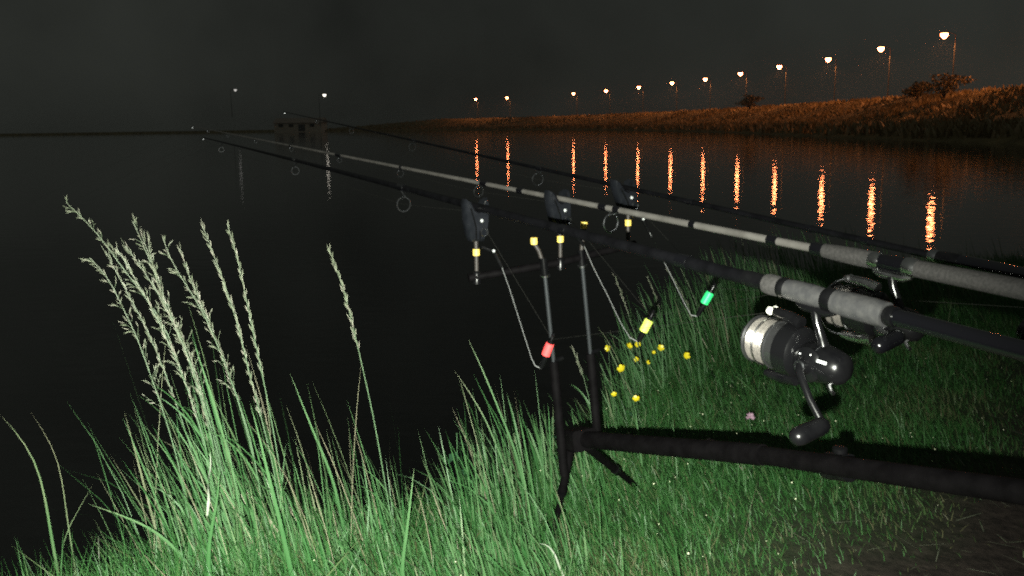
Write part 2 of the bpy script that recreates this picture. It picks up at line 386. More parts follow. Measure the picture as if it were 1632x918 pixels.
I = np.arange(n1 * n2).reshape(n1, n2); Q = np.stack([I[:-1, :-1], I[1:, :-1], I[1:, 1:], I[:-1, 1:]], -1).reshape(-1, 4)
tag(np_mesh('far_bank', fv, [Q], 'far_bank'), None, kind='structure')
rv = np.concatenate([np.concatenate([ln + nl * o, (5.8 * lowf(ln[:, 0]) + .05)[:, None]], 1) for o in (-8.2, -1.2)]); k = np.arange(n1 - 1)
tag(np_mesh('road', rv, [np.stack([k + n1, k + n1 + 1, k + 1, k], -1)], 'asphalt'), None, kind='structure')

# ------------------------------------------------------------------ blades of grass (shared by near turf and far bank)
def blades(base, L, W, az, th0, curl, nseg=3, face=None, droop=0.0):
    """ribbons: lean direction az (rad), start tilt th0, extra tilt at the tip curl"""
    N = len(base); t = np.linspace(0, 1, nseg + 1); pos = np.zeros((N, nseg + 1, 3)); pos[:, 0] = base
    for i in range(1, nseg + 1):
        th = th0 + curl * ((t[i] + t[i - 1]) / 2) ** 1.5; st = L / nseg
        pos[:, i, 0] = pos[:, i - 1, 0] + st * np.sin(th) * np.cos(az); pos[:, i, 1] = pos[:, i - 1, 1] + st * np.sin(th) * np.sin(az)
        pos[:, i, 2] = pos[:, i - 1, 2] + st * np.cos(th)
    if face is None: face = az + np.pi / 2 + rng.normal(0, .7, N)
    sd = np.stack([np.cos(face), np.sin(face), np.zeros(N)], -1)
    wt = np.array([0.75] + [1.0 - 0.55 * (i / nseg) ** 2 for i in range(1, nseg)])
    n = nseg; V = np.zeros((N, 2 * n + 1, 3))
    for i in range(n):
        h = sd * (W * wt[i] / 2)[:, None]; V[:, 2 * i] = pos[:, i] - h; V[:, 2 * i + 1] = pos[:, i] + h
    V[:, 2 * n] = pos[:, n]; o = (np.arange(N) * (2 * n + 1))[:, None]
    q = [o + np.array([[2 * i, 2 * i + 1, 2 * i + 3, 2 * i + 2]]) for i in range(n - 1)]
    return V.reshape(-1, 3), [np.concatenate(q), o + np.array([[2 * n - 2, 2 * n - 1, 2 * n]])], 2 * n + 1
def blade_obj(name, m, sets, label, cat):
    Vs = []; Q4 = []; Q3 = []; T = []; off = 0
    for (V, Q, k), tint in sets:
        Vs.append(V); Q4.append(Q[0] + off); Q3.append(Q[1] + off); T.append(np.repeat(tint, k)); off += len(V)
    ob = np_mesh(name, np.concatenate(Vs), [np.concatenate(Q4), np.concatenate(Q3)], m, np.concatenate(T))
    return tag(ob, label, cat, kind='stuff')

# rough grass on the far slope
N = 26000
k0 = np.searchsorted(-np.abs(ln[:, 1] - 1e9), 0)
sel = np.where((ln[:, 1] > 45) & (ln[:, 0] > -330))[0]
ki = rng.choice(sel, N, p=(1 / np.maximum(ln[sel, 1], 60)) / (1 / np.maximum(ln[sel, 1], 60)).sum())
of = rng.uniform(4.5, 30.5, N); c = ln[ki] + nl[ki] * of[:, None] + tg[ki] * rng.uniform(-3, 3, N)[:, None]
c = np.concatenate([c, (dike_z(of) * lowf(ln[ki, 0]) - 0.25)[:, None]], 1)
Lf = rng.uniform(.5, 1.1, N) * (1 + .5 * (of > 25)); azf = rng.uniform(0, 6.28, N)
fset = (blades(c, Lf, rng.uniform(.18, .4, N) * (1 + ln[ki, 1] / 500), azf, rng.uniform(.05, .4, N), rng.uniform(.2, .7, N), 2, face=rng.uniform(-.6, .6, N)), rng.random(N))
blade_obj('far_grass', 'far_grass', [fset], 'rough dry grass on the far bank slope under the street lamps', 'grass')

# ------------------------------------------------------------------ street lamps
def make_lamp(lens_mat):
    T = Thing('street_lamp', (0, 0, 5.8), 'x', 'street lamp')
    H = LZ
    T.part('pole', MB().lathe((0, 0, 5.7), (0, 0, 1), [(0, .12), (1.4, .12), (1.5, .085), (H - 5.9, .06), (H - 5.75, .05)], 10), 'galvanised')
    T.part('arm', MB().tube([(0, 0, H - .25), (.25, 0, H + .08), (.8, 0, H + .25), (1.45, 0, H + .28)], .045, 8), 'galvanised')
    hd = T.part('lamp_head', MB().prism((1.85, 0, H + .25), np.array([1., 0, 0]), np.array([0, 1., 0]), np.array([0, 0, 1.]),
                [(-.55, -.12), (-.3, -.24), (.35, -.26), (.55, -.15), (.55, .15), (.35, .26), (-.3, .24), (-.55, .12)], .20, .25), 'galvanised')
    T.part('lamp_bowl', MB().lathe((1.9, 0, H + .14), (0, 0, -1), [(0, .56), (.18, .58), (.45, .44), (.72, .21), (.82, .03)], 14), lens_mat, hd)
    if lens_mat == 'sodium':      # the reflector throws most of the light down on the road and slope
        ld = bpy.data.lights.new('sodium_light', 'SPOT'); ld.energy = 6500; ld.color = (1.0, 0.32, 0.09); ld.spot_size = R(158); ld.spot_blend = .35; ld.shadow_soft_size = .25
        lo = bpy.data.objects.new('sodium_light', ld); COL.objects.link(lo); lo.parent = T.e; lo.location = (1.9, 0, H - 5.8 - .80)
    return T.e
def copy_tree(o, parent=None):
    c = o.copy(); COL.objects.link(c); c.parent = parent
    for ch in [x for x in bpy.data.objects if x.parent == o]: copy_tree(ch, c)
    return c
lab = ['street lamp just past the top right corner, only its glow in view', 'nearest whole orange street lamp, high at the right above the far bank',
       'second nearest lit street lamp counting from the right', 'third lit street lamp counting from the right', 'fourth lit street lamp counting from the right',
       'fifth lit street lamp counting from the right', 'sixth lit street lamp counting from the right', 'seventh lit street lamp counting from the right',
       'lit street lamp third in the row right of the dark gap', 'lit street lamp second in the row right of the dark gap',
       'lit street lamp just right of the dark gap in the row', 'far street lamp just left of the dark gap, right one of the pair', 'far street lamp at the left end of the bank, left one of the pair']
lab[7] = 'lit street lamp fourth in the row right of the dark gap'
proto = make_lamp('sodium')
for i, p in enumerate(LP):
    o = proto if i == 0 else copy_tree(proto)
    k = int(np.argmin(np.hypot(*(ln - p[:2]).T))); a = math.atan2(nl[k][1], nl[k][0])
    o.rotation_euler.z = a; o.location = (p[0] - 1.9 * math.cos(a), p[1] - 1.9 * math.sin(a), 5.8)
    o['label'] = lab[i]; o['group'] = 'street lamps along the far bank road'
for (u, v, Yd, lm, lb) in ((517, 151, 455, 'white_lamp', 'lone white lamp on the dark far shore above the rod tips'), (375, 143, 520, 'dim_lamp', 'faint pinpoint lamp furthest left on the dark far shore')):
    o = make_lamp(lm); p = P(u, v, Yd); o.scale = (1.5,) * 3; o.location = (p[0] - 2.85, p[1], p[2] - 15.3); o['label'] = lb; o['group'] = 'lone lamps on the far shore'

# low building and bushes on the far shore
def far_building():
    a = P(436, 190, 470); b = P(512, 190, 470); z0 = .55; w = b[0] - a[0]; x0, y0 = a[0], a[1]; dp = 14; h = 4.2
    T = Thing('waterside_shed', ((x0 + b[0]) / 2, y0, z0), 'dim pale low shed on the far shore left of the lone white lamp', 'shed')
    ex, ey, ez = np.eye(3); cx = (x0 + b[0]) / 2
    T.part('wall', MB().box((cx, y0 + dp / 2, z0 + h / 2 - .5), ex, ey, ez, w, dp, h + 1), 'wall_paint', smooth=False)
    T.part('roof', MB().add([(x0 - .6, y0 - .6, z0 + h), (b[0] + .6, y0 - .6, z0 + h), (b[0] + .6, y0 + dp + .6, z0 + h), (x0 - .6, y0 + dp + .6, z0 + h),
                             (x0 - .6, y0 + dp / 2, z0 + h + 2.6), (b[0] + .6, y0 + dp / 2, z0 + h + 2.6)],
                            [(0, 1, 5, 4), (2, 3, 4, 5), (0, 4, 3), (1, 2, 5), (3, 2, 1, 0)]), 'roof_felt', smooth=False)
    for q in (.14, .36, .8):
        f = T.part('window', MB().box((x0 + w * q, y0 - .05, z0 + 2.9), ex, ey, ez, 2.4, .16, 1.5), 'dark_door', smooth=False)
        T.part('pane', MB().box((x0 + w * q, y0 - .16, z0 + 2.9), ex, ey, ez, 2.1, .06, 1.2), 'far_glass', f, smooth=False)
    T.part('door', MB().box((x0 + w * .58, y0 - .06, z0 + 1.7), ex, ey, ez, 3.4, .18, 3.4), 'dark_door', smooth=False)
far_building()
def bush(u, v, Yd, w, h, label):
    p = P(u, v, Yd); k = int(np.argmin(np.hypot(*(ln - p[:2]).T))); zb = 5.2
    T = Thing('roadside_bush', (p[0], p[1], zb), label, 'bush', 'bushes on the far bank')
    mb = MB()
    for j in range(5):
        a = random.uniform(0, 6.28); mb.tube([(p[0], p[1], zb - .4), (p[0] + math.cos(a) * w * .15, p[1] + math.sin(a) * w * .15, zb + h * .4), (p[0] + math.cos(a) * w * .3, p[1] + math.sin(a) * w * .3, zb + h * .8)], [.09, .06, .02], 5)
    T.part('branches', mb, 'dark_door')
    n = 900; q = rng.normal(0, 1, (n, 3)); q /= np.linalg.norm(q, axis=1)[:, None]; q *= (rng.random(n) ** .4)[:, None]
    q *= np.array([w * .5, w * .45, h * .5]); q[:, 0] += .2 * w * np.sin(q[:, 2] * 3); q += np.array([p[0], p[1], zb + h * .5])
    mb = MB(); tv = []
    for c in q:
        a = nrm(rng.normal(0, 1, 3)); b = nrm(np.cross(a, rng.normal(0, 1, 3))); s = random.uniform(.12, .28)
        mb.add([c - a * s, c + b * s * .5, c + a * s, c - b * s * .5], [(0, 1, 2, 3)]); tv += [random.random()] * 4
    T.part('foliage', mb, 'far_grass', tint=tv, smooth=False)
bush(1505, 150, 122, 6.0, 3.0, 'low bush on the far bank road below the nearest lamp')
bush(1462, 152, 128, 3.4, 2.2, 'small bush on the far bank left of the low bush')
bush(1196, 146, 205, 5.0, 3.0, 'dim bush on the far bank by the fifth lamp')

# ------------------------------------------------------------------ rods
def lerp(a, b, t): return np.asarray(a) * (1 - t) + np.asarray(b) * t
class Rod:
    def __init__(s, reel, tip, butt_t, bend=0.0):
        s.a, s.b, s.bt, s.bend = reel, tip, butt_t, bend; s.L = np.linalg.norm(tip - reel); s.d = (tip - reel) / s.L
        s.side = nrm(np.cross(s.d, (0, 0, 1))); s.dn = nrm(np.cross(s.d, s.side)); s.dn = s.dn if s.dn[2] < 0 else -s.dn
    def at(s, t): return lerp(s.a, s.b, t) + np.array([0, 0, -s.bend * max(t, 0) ** 2.2 * s.L])
    def tu(s, u):
        lo, hi = -.4, 1.0
        for _ in range(50):
            m = (lo + hi) / 2
            if proj(s.at(m))[0] > u: lo = m
            else: hi = m
        return lo
    def pts(s, t0, t1, n): return [s.at(t0 + (t1 - t0) * i / (n - 1)) for i in range(n)]
ROD_M = Rod(P(1440, 424, 1.12), P(305, 201, 3.8), -.20)      # light middle rod
ROD_F = Rod(P(1292, 470, 1.0), P(322, 214, 3.45), -.24, .004)   # black front rod
ROD_B = Rod(P(1660, 446, 1.10), P(452, 178, 3.6), -.16)       # dark back rod

def guide(T, rod, u, dia, drop, m='steel'):
    t = rod.tu(u); p = rod.at(t); c = p + rod.dn * drop
    mb = MB().torus(c, rod.d, dia / 2, max(.0011, dia * .05), 20, 6)
    for sg in (-1, 1):
        mb.tube([p + rod.d * .02 * sg + rod.dn * .004, c - rod.dn * dia * .42 + rod.side * dia * .22 * sg], .0012, 5)
    T.part('guide', mb, m)
    return c
def build_rod(rod, label, blank, segs, whips, guides, rb=.0062):
    T = Thing('fishing_rod', rod.at(rod.bt), label, 'fishing rod', 'fishing rods on the pod')
    t0 = segs[-1][1]
    T.part('blank', MB().tube(rod.pts(t0, 1.0, 40), [rb * (1 - .80 * (i / 39)) for i in range(40)], 12), blank)
    for nm, ta, tb, r0, r1, m in [(s_[0], s_[2] if len(s_) > 6 else s_[2], s_[1], *s_[3:6]) for s_ in segs]:
        n = 5; T.part(nm, MB().tube(rod.pts(ta, tb, n), [r0 * .93] + [r0 + (r1 - r0) * i / (n - 1) for i in range(1, n - 1)] + [r1 * .93], 18), m)
    for u, wd in whips:
        t = rod.tu(u); r = rb * (1 - .80 * max(t - t0, 0) / (1 - t0)) + .0011; h = wd / rod.L / 2
        T.part('whipping', MB().tube(rod.pts(t - h, t + h, 3), r, 12), 'black_gloss')
    cs = [guide(T, rod, *g) for g in guides]
    tipc = rod.at(1.0); T.part('tip_ring', MB().torus(tipc + rod.dn * .006, rod.d, .0045, .0011, 14, 5), 'steel')
    return T, cs + [tipc + rod.dn * .006]
def tu(rod, us): return [rod.tu(u) for u in us]

m_ = ROD_M; a = tu(m_, [1314, 1388, 1404, 1443, 1462])
segM = [('butt_cap', m_.bt, m_.bt - .008, .0150, .0150, 'black_plastic')]
segM = [('butt_cap', m_.bt + .006, m_.bt - .004, .0150, .0150, 'black_plastic'),
        ('rear_grip', a[4], m_.bt + .004, .0142, .0120, 'grey_foam'), ('lock_ring', a[3], a[4], .0127, .0127, 'silver'),
        ('reel_seat', a[2], a[3], .0112, .0112, 'black_gloss'), ('lock_ring', a[1], a[2], .0120, .0120, 'silver'),
        ('fore_grip', a[0], a[1], .0125, .0105, 'grey_foam'), ('winding_check', a[0] + .006, a[0] - .001, .0086, .0098, 'black_gloss')]
TM, GM = build_rod(ROD_M, 'pale grey fishing rod with black whippings, middle one of the three', 'light_blank',
    [(s[0], max(s[1], s[2]), min(s[1], s[2]), *s[3:]) for s in segM],
    [(1232, .018), (1105, .012), (984, .016), (962, .020), (830, .020), (772, .026), (640, .012), (540, .04), (463, .012)],
    [(975, .034, .026), (763, .024, .020), (638, .018, .016), (541, .014, .014), (464, .012, .012), (407, .010, .011), (363, .009, .010), (331, .008, .009)])
f_ = ROD_F; a = tu(f_, [1222, 1245, 1256, 1316, 1332, 1413, 1428])
segF = [('butt_cap', f_.bt + .006, f_.bt - .004, .0125, .0125, 'black_plastic'),
        ('rear_handle', a[6], f_.bt + .004, .0098, .0098, 'black_gloss'), ('end_collar', a[5], a[6], .0120, .0110, 'black_plastic'),
        ('shrink_sleeve', a[4], a[5], .0150, .0145, 'grey_sleeve'), ('lock_nut', a[3], a[4], .0140, .0140, 'black_plastic'),
        ('reel_seat', a[2], a[3], .0128, .0128, 'grey_sleeve'), ('winding_check', a[1], a[2], .0128, .0128, 'black_plastic'),
        ('fore_grip', a[0], a[1], .0125, .0128, 'grey_foam'), ('fore_cone', a[0] + .012, a[0], .0098, .0104, 'black_plastic')]
TF, GF = build_rod(ROD_F, 'black fishing rod with grey collars, nearest the camera', 'black_blank',
    [(s[0], max(s[1], s[2]), min(s[1], s[2]), *s[3:]) for s in segF],
    [(1090, .02), (900, .015), (640, .03), (470, .02)],
    [(643, .032, .036), (470, .022, .030), (352, .018, .028)], rb=.0092)
b_ = ROD_B; a = tu(b_, [1296, 1382, 1494, 1506, 1530])
segB = [('butt_cap', b_.bt + .006, b_.bt - .004, .0125, .0125, 'black_plastic'),
        ('rear_grip', b_.tu(1740), b_.bt + .004, .0125, .0112, 'grey_foam'), ('reel_seat', a[4], b_.tu(1740), .0108, .0108, 'black_gloss'),
        ('fore_grip', a[2], a[4], .0110, .0090, 'black_plastic'), ('winding_check', a[2] + .004, a[2] - .001, .0086, .0092, 'steel')]
TB, GB = build_rod(ROD_B, 'thin black fishing rod furthest back, behind the pale rod', 'black_blank',
    [(s[0], max(s[1], s[2]), min(s[1], s[2]), *s[3:]) for s in segB],
    [(1380, .014), (1290, .01), (1100, .015), (860, .02), (660, .02)],
    [(858, .030, .026), (657, .022, .020), (560, .015, .015), (505, .010, .010)], rb=.0056)

# ------------------------------------------------------------------ reels (front drag spinning reels)
def build_reel(rod, t, label, trim, spoolm, style):
    p = rod.at(t); a, d, s = rod.d, rod.dn, rod.side
    s = s if s @ (CAM - p) > 0 else -s          # towards the angler's side with the crank
    def L(x, y, z): return p + a * (x * .80) + d * (y * 1.05) + s * z      # x to tip, y away from the rod, z to the viewer
    T = Thing('fishing_reel', p, label, 'fishing reel', 'reels hanging under the rods')
    foot = MB().tube([L(-.034, .0125, 0), L(-.02, .0150, 0), L(.02, .0150, 0), L(.034, .0125, 0)], [.003, .0055, .0055, .003], 10)
    T.part('foot', foot, trim)
    T.part('stem', MB().tube([L(.0, .016, 0), L(-.004, .028, 0), L(-.016, .046, 0), L(-.024, .058, 0), L(-.022, .066, 0)], [.0062, .0052, .0058, .0075, .009], 12), 'graphite')
    # gearbox: flattened rounded body with the rear drag housing
    b = MB()
    prof = [(-.052, .004), (-.0505, .012), (-.046, .0175), (-.036, .0205), (-.024, .0225), (-.008, .0225), (.004, .020), (.010, .016)]
    b.lathe(L(0, .072, 0), a, prof, 22)
    bo = T.part('gear_housing', b, 'black_plastic')
    T.part('side_plate', MB().lathe(L(-.012, .073, .012), s, [(0, .021), (.006, .021), (.009, .018), (.0105, .011), (.014, .009), (.019, .0085)], 20), 'graphite', bo)
    T.part('drag_knob', MB().lathe(L(-.047, .072, 0), -a, [(0, .013), (.002, .0145), (.005, .0145), (.007, .011)], 16), 'black_plastic', bo)
    T.part('badge', MB().box(L(-.036, .064, .0200), a, d + s * .35, s - d * .35, .017, .0035, .0016), 'pale_mark', bo)
    for q in ((-.020, .060, .021), (-.002, .062, .0215)):
        T.part('screw', MB().ball(L(*q), .0019, 8, 4), 'silver', bo)
    T.part('reverse_lever', MB().tube([L(-.040, .092, .004), L(-.047, .098, .006), L(-.052, .099, .007)], [.0028, .0022, .0026], 8), 'silver', bo)
    for k in range(10):      # finger grip ribs on the rear knob
        q = 2 * math.pi * k / 10; e = d * math.cos(q) + s * math.sin(q)
        T.part('knob_rib', MB().box(L(-.0495, .072, 0) + e * .0148, e, np.cross(a, e), a, .0022, .0022, .006), 'black_plastic', bo)
    T.part('seam', MB().torus(L(-.022, .072, 0), a, .0226, .0006, 28, 5), 'steel', bo)
    # rotor with its two arms
    rot = MB().lathe(L(0, .068, 0), a, [(.008, .012), (.010, .026), (.014, .0305), (.030, .0325), (.033, .0325), (.033, .0290), (.016, .026), (.013, .008)], 28)
    ro = T.part('rotor', rot, 'graphite')
    for sg in (-1, 1):
        T.part('rotor_arm', MB().tube([L(.022, .068 + sg * .0325, 0), L(.045, .068 + sg * .0365, 0), L(.066, .068 + sg * .0375, 0), L(.080, .068 + sg * .0375, 0)], [.0085, .0072, .0062, .0045], 10), 'black_plastic' if style == 'dark' else trim, ro)
    # spool: skirt, wound line, front lip
    sp = T.part('spool', MB().lathe(L(0, .068, 0), a, [(.030, .006), (.031, .0275), (.047, .0285), (.0475, .0300), (.0500, .0300), (.0505, .0245), (.078, .0240), (.0785, .0288), (.081, .0300), (.083, .0285), (.0845, .020), (.088, .0185), (.094, .0175), (.096, .014), (.097, .004)], 36), spoolm)
    wl = [(.0508, .0246)]
    for k in range(15):
        x0 = .051 + k * .00178
        for q in range(5): wl.append((x0 + .00178 * (q + .5) / 5, .0266 + .0012 * math.sin(math.pi * (q + .5) / 5)))
    T.part('wound_line', MB().lathe(L(0, .068, 0), a, wl + [(.0779, .0242)], 36), 'spool_line', sp)
    T.part('spool_mark', MB().box(L(.040, .073, .0277), a, d, s, .004, .010, .0016), 'pale_mark', sp)
    for k in range(12):      # drilled skirt
        q = 2 * math.pi * k / 12; e = d * math.cos(q) + s * math.sin(q)
        T.part('skirt_hole', MB().lathe(L(.0405, .068, 0) + e * .0279, e, [(0, .0026), (.0006, .0026), (.0007, .0018)], 10), 'black_gloss', sp)
    T.part('lip_ring', MB().torus(L(.0812, .068, 0), a, .0292, .0013, 36, 6), 'silver', sp)
    # bail arm: wire hoop round the front of the spool and its line roller on top
    hoop = []
    for i in range(19):
        q = math.pi * i / 18; hoop.append(L(.080 + .020 * math.sin(q), .068 - .0375 * math.cos(q), -.034 * math.sin(q) if style == 'dark' else .034 * math.sin(q)))
    ba = T.part('bail_wire', MB().tube(hoop, .0013, 8), 'steel')
    T.part('line_roller', MB().lathe(L(.079, .0300, -.008), s, [(0, .003), (.002, .0052), (.007, .0042), (.012, .0052), (.015, .003)], 14), 'cream' if style == 'dark' else 'silver', ba)
    # crank and paddle knob
    c0 = L(-.012, .073, .030); c1 = c0 - a * .006 + d * .006 + s * .006; c2 = c0 - a * .046 + d * .054 + s * .008 if style == 'dark' else c0 - a * .032 + d * .006 + s * .008
    h = T.part('handle', MB().tube([c0 - s * .006, c0, c1, lerp(c1, c2, .5) + s * .003, c2], [.0052, .0052, .0048, .0042, .0046], 12), 'graphite' if style == 'dark' else trim)
    T.part('handle_nut', MB().torus(c0 + s * .001, s, .0055, .0016, 14, 6), 'steel', h)
    kd = nrm(s + d * .12)
    T.part('handle_knob', MB().lathe(c2 - kd * .004, kd, [(0, .004), (.001, .0075), (.005, .0098), (.012, .0106), (.022, .0102), (.034, .0108), (.043, .0108), (.049, .0096), (.053, .006), (.0545, .002)], 20), 'black_gloss' if style != 'dark' else 'black_plastic', h)
    return T, L(.079, .032, 0)
TR1, RL1 = build_reel(ROD_F, ROD_F.tu(1302), 'dark spinning reel with shining spool, closest to the camera on the black rod', 'graphite', 'dark_chrome', 'dark')
TR2, RL2 = build_reel(ROD_M, ROD_M.tu(1424), 'smaller-looking silver reel behind the black rod handle, under the pale rod', 'silver', 'graphite', 'bright')
TR3, RL3 = build_reel(ROD_B, ROD_B.tu(1775), 'dark reel under the back rod, just past the right edge', 'graphite', 'graphite', 'dark')

# ------------------------------------------------------------------ bite alarms, goalpost bar, pod
AL = [ROD_F.at(ROD_F.tu(757)), ROD_M.at(ROD_M.tu(888)), ROD_B.at(ROD_B.tu(993))]
rings_px = [(759, 402), (893, 381), (1001, 355)]
bar_c = []
labA = ['bite alarm under the front black rod, leftmost of three', 'bite alarm under the pale middle rod', 'bite alarm under the back rod, rightmost of three']
for i, (rod, p) in enumerate(zip((ROD_F, ROD_M, ROD_B), AL)):
    fx = nrm([rod.side[0], rod.side[1], 0]); fx = fx if fx[0] > 0 else -fx
    fy = np.array([0, 0, 1.0]); fz = nrm(np.cross(fx, fy)); fz = fz if fz[1] < 0 else -fz
    base = P(*rings_px[i], p[1] + .004); ctr = np.array([base[0], base[1], 0])
    c = np.array([p[0], p[1], p[2]]); zb = base[2] + .022; hgt = c[2] - zb
    T = Thing('bite_alarm', (base[0], base[1], base[2] - .05), labA[i], 'bite alarm', 'bite alarms on the pod')
    out = [(-.013, 0), (-.020, .012), (-.024, .036), (-.026, hgt + .006), (-.023, hgt + .016), (-.017, hgt + .012), (-.009, hgt - .004), (0, hgt - .010), (.009, hgt - .004), (.017, hgt + .012), (.023, hgt + .016), (.026, hgt + .006), (.024, .036), (.020, .012), (.013, 0)]
    foot = np.array([c[0] * .6 + base[0] * .4, c[1], zb])
    # a leaning shell: shear the outline so the fork sits round the rod and the foot on the stem
    ey = nrm(np.array([c[0] - base[0], c[1] - base[1], hgt])); out = [(x, y / ey[2]) for x, y in out]
    o = np.array([base[0], base[1], zb])
    bd = T.part('shell', MB().prism(o, fx, ey, fz, out, .024, .10), 'alarm_shell')
    T.part('ridge', MB().tube([o + fz * .0125 - fx * .006 + ey * .004, o + fz * .0140 - fx * .007 + ey * hgt * .45, o + fz * .0130 - fx * .016 + ey * hgt * .98], .0016, 6), 'graphite', bd)
    T.part('ridge', MB().tube([o + fz * .0125 + fx * .002 + ey * .004, o + fz * .0140 + fx * .002 + ey * hgt * .30], .0014, 6), 'graphite', bd)
    T.part('indicator_lamp', MB().ball(o + fz * .0120 + fx * .007 + ey * hgt * .60, .0036, 10, 6), 'pale_mark', bd)
    T.part('volume_dial', MB().torus(o + fz * .0125 + fx * .012 + ey * hgt * .26, fz, .0075, .0014, 16, 6), 'steel', bd)
    T.part('fork_insert', MB().tube([o + fz * .0135 + ey * (hgt + .011) / ey[2] - fx * .016, o + fz * .0135 + ey * (hgt - .006) / ey[2] - fx * .008, o + fz * .0135 + ey * (hgt - .011) / ey[2], o + fz * .0135 + ey * (hgt - .006) / ey[2] + fx * .008, o + fz * .0135 + ey * (hgt + .011) / ey[2] + fx * .016], .0013, 6), 'black_gloss', bd)
    T.part('stem', MB().tube([base + (0, 0, .024), base + (0, 0, -.036)], .0042, 12), 'dull_brass')
    nut = MB().lathe(base - (0, 0, .0065), (0, 0, 1), [(0, .0060), (.0008, .0068), (.0122, .0068), (.013, .0060)], 14)
    T.part('locking_nut', nut, 'yellow_nut')
    bar_c.append(base - np.array([0, 0, .047]))
barP = bar_c[1]; barL = bar_c[0] + (bar_c[0] - bar_c[2]) * .05; barR = bar_c[2] + (bar_c[2] - bar_c[0]) * .05

upA_top, upA_bot = P(866, 414, 1.70), P(899, 742, 1.72)
upB_top, upB_bot = P(926, 401, 1.745), P(953, 694, 1.77)
sp0, sp1 = P(922, 700, 1.76), P(1690, 796, 0.90)
sdv = nrm(sp1 - sp0)
POD = Thing('rod_pod', (sp0[0], sp0[1], 1.1), 'black metal rod pod with a long tube and two uprights in the grass', 'rod pod')
tb = MB().tube([sp0 - sdv * .03, P(1216, 725, 1.34)], .0175, 18)
POD.part('main_tube', tb, 'black_metal')
POD.part('inner_tube', MB().tube([P(1212, 725, 1.345), sp1 + sdv * .12], .0150, 18), 'black_metal')
kc = P(1337, 744, 1.22)
cl = POD.part('clamp_collar', MB().tube([kc - sdv * .020, kc + sdv * .020], .0205, 18), 'black_plastic')
POD.part('clamp_screw', MB().lathe(kc + np.array([0, 0, .012]), (0, 0, 1), [(0, .006), (.010, .006), (.011, .011), (.017, .011), (.019, .008)], 12), 'black_plastic', cl)
ex = nrm(np.array([sdv[0], sdv[1], 0])); lat = np.array([-ex[1], ex[0], 0]); lat = lat if lat[0] > 0 else -lat
POD.part('head_block', MB().box(sp0, nrm(np.cross(sdv, lat)), lat, sdv, .044, .060, .056, .006), 'black_metal')
def upright(bt, tp, lo):
    split = lerp(bt, tp, lo); o_ = POD.part('upright', MB().tube([bt - np.array([0, 0, .02]), split], .0095, 14), 'black_metal')
    ck = lerp(bt, tp, .925)
    POD.part('upright_rod', MB().tube([split - (tp - bt) * .02, tp], .0043, 12), 'upright_steel', o_)
    dirn = nrm(tp - bt)
    POD.part('collar', MB().lathe(ck - dirn * .003, dirn, [(0, .0065), (.001, .0095), (.005, .0098), (.006, .008)], 16), 'silver', o_)
    POD.part('bar_socket', MB().tube([ck + dirn * .003, tp + dirn * .004], .0078, 14), 'black_plastic', o_)
    POD.part('lock_lever', MB().tube([split, split + lat * .022 + dirn * .004], [.006, .004], 8), 'black_plastic', o_)
upright(upA_bot, upA_top, .52); upright(upB_bot, upB_top, .46)
bar = POD.part('alarm_bar', MB().tube([barL, lerp(barL, barP, .5), barP, lerp(barP, barR, .5), barR], .0078, 14), 'black_metal')
for q in (bar_c[0], bar_c[1], bar_c[2]):
    POD.part('alarm_socket', MB().lathe(q - (0, 0, .016), (0, 0, 1), [(0, .006), (.002, .009), (.022, .009), (.026, .0065)], 14), 'black_plastic', bar)
for u, v, Yn, tp in ((851, 384, 1.70, upA_top), (931, 359, 1.745, upB_top)):
    q = P(u, v, Yn)
    POD.part('bar_bolt', MB().tube([tp + np.array([0, 0, -.008]), lerp(tp, q, .5), q - np.array([0, 0, .004])], .0044, 10), 'dull_brass', bar)
    POD.part('locking_nut', MB().lathe(q - (0, 0, .0068), (0, 0, 1), [(0, .0062), (.0008, .0070), (.0128, .0070), (.0136, .0062)], 14), 'yellow_nut', bar)
def leg(top, foot):
    foot = np.array(foot); m1 = lerp(top, foot, .45)
    o_ = POD.part('leg', MB().tube([top, m1], .0090, 12), 'black_metal')
    POD.part('leg_extension', MB().tube([lerp(top, foot, .42), foot], .0066, 12), 'black_metal', o_)
    POD.part('leg_collar', MB().tube([lerp(top, foot, .43), lerp(top, foot, .475)], .0108, 12), 'black_plastic', o_)
    POD.part('leg_foot', MB().lathe(foot, (0, 0, 1), [(-.03, .003), (0, .010), (.010, .012), (.014, .007)], 12), 'black_plastic', o_)
leg(sp0 + (0, 0, -.02) - lat * .02, PZ(880, 862, 1.10)); leg(sp0 + (0, 0, -.02) + lat * .02, PZ(1030, 788, 1.10))
# rear of the pod: upright, bar and three butt rests under the handles
endp = ROD_M.at(-.135); rearb = sp1 + sdv * .02
POD.part('rear_upright', MB().tube([rearb, np.array([endp[0], endp[1], endp[2] - .052])], .0095, 14), 'black_metal')
rb_c = [ROD_F.at(-.125), endp, ROD_B.at(-.10)]
rbar = POD.part('rear_bar', MB().tube([q - np.array([0, 0, .052]) for q in rb_c], .0075, 12), 'black_metal')
for q, rod in zip(rb_c, (ROD_F, ROD_M, ROD_B)):
    sd_ = rod.side
    POD.part('butt_rest', MB().tube([q - sd_ * .020 + (0, 0, .012), q - sd_ * .019 - (0, 0, .008), q - (0, 0, .021), q + sd_ * .019 - (0, 0, .008), q + sd_ * .020 + (0, 0, .012)], .004, 8), 'black_plastic', rbar)
    POD.part('rest_stem', MB().tube([q - (0, 0, .021), q - (0, 0, .052)], .004, 8), 'steel', rbar)
for sg in (-1, 1):
    q = sp1 + sdv * .04; f2 = q + lat * sg * .20 + ex * .16; leg(q + np.array([0, 0, -.012]), np.array([f2[0], f2[1], float(gz(f2[0], f2[1]))]))

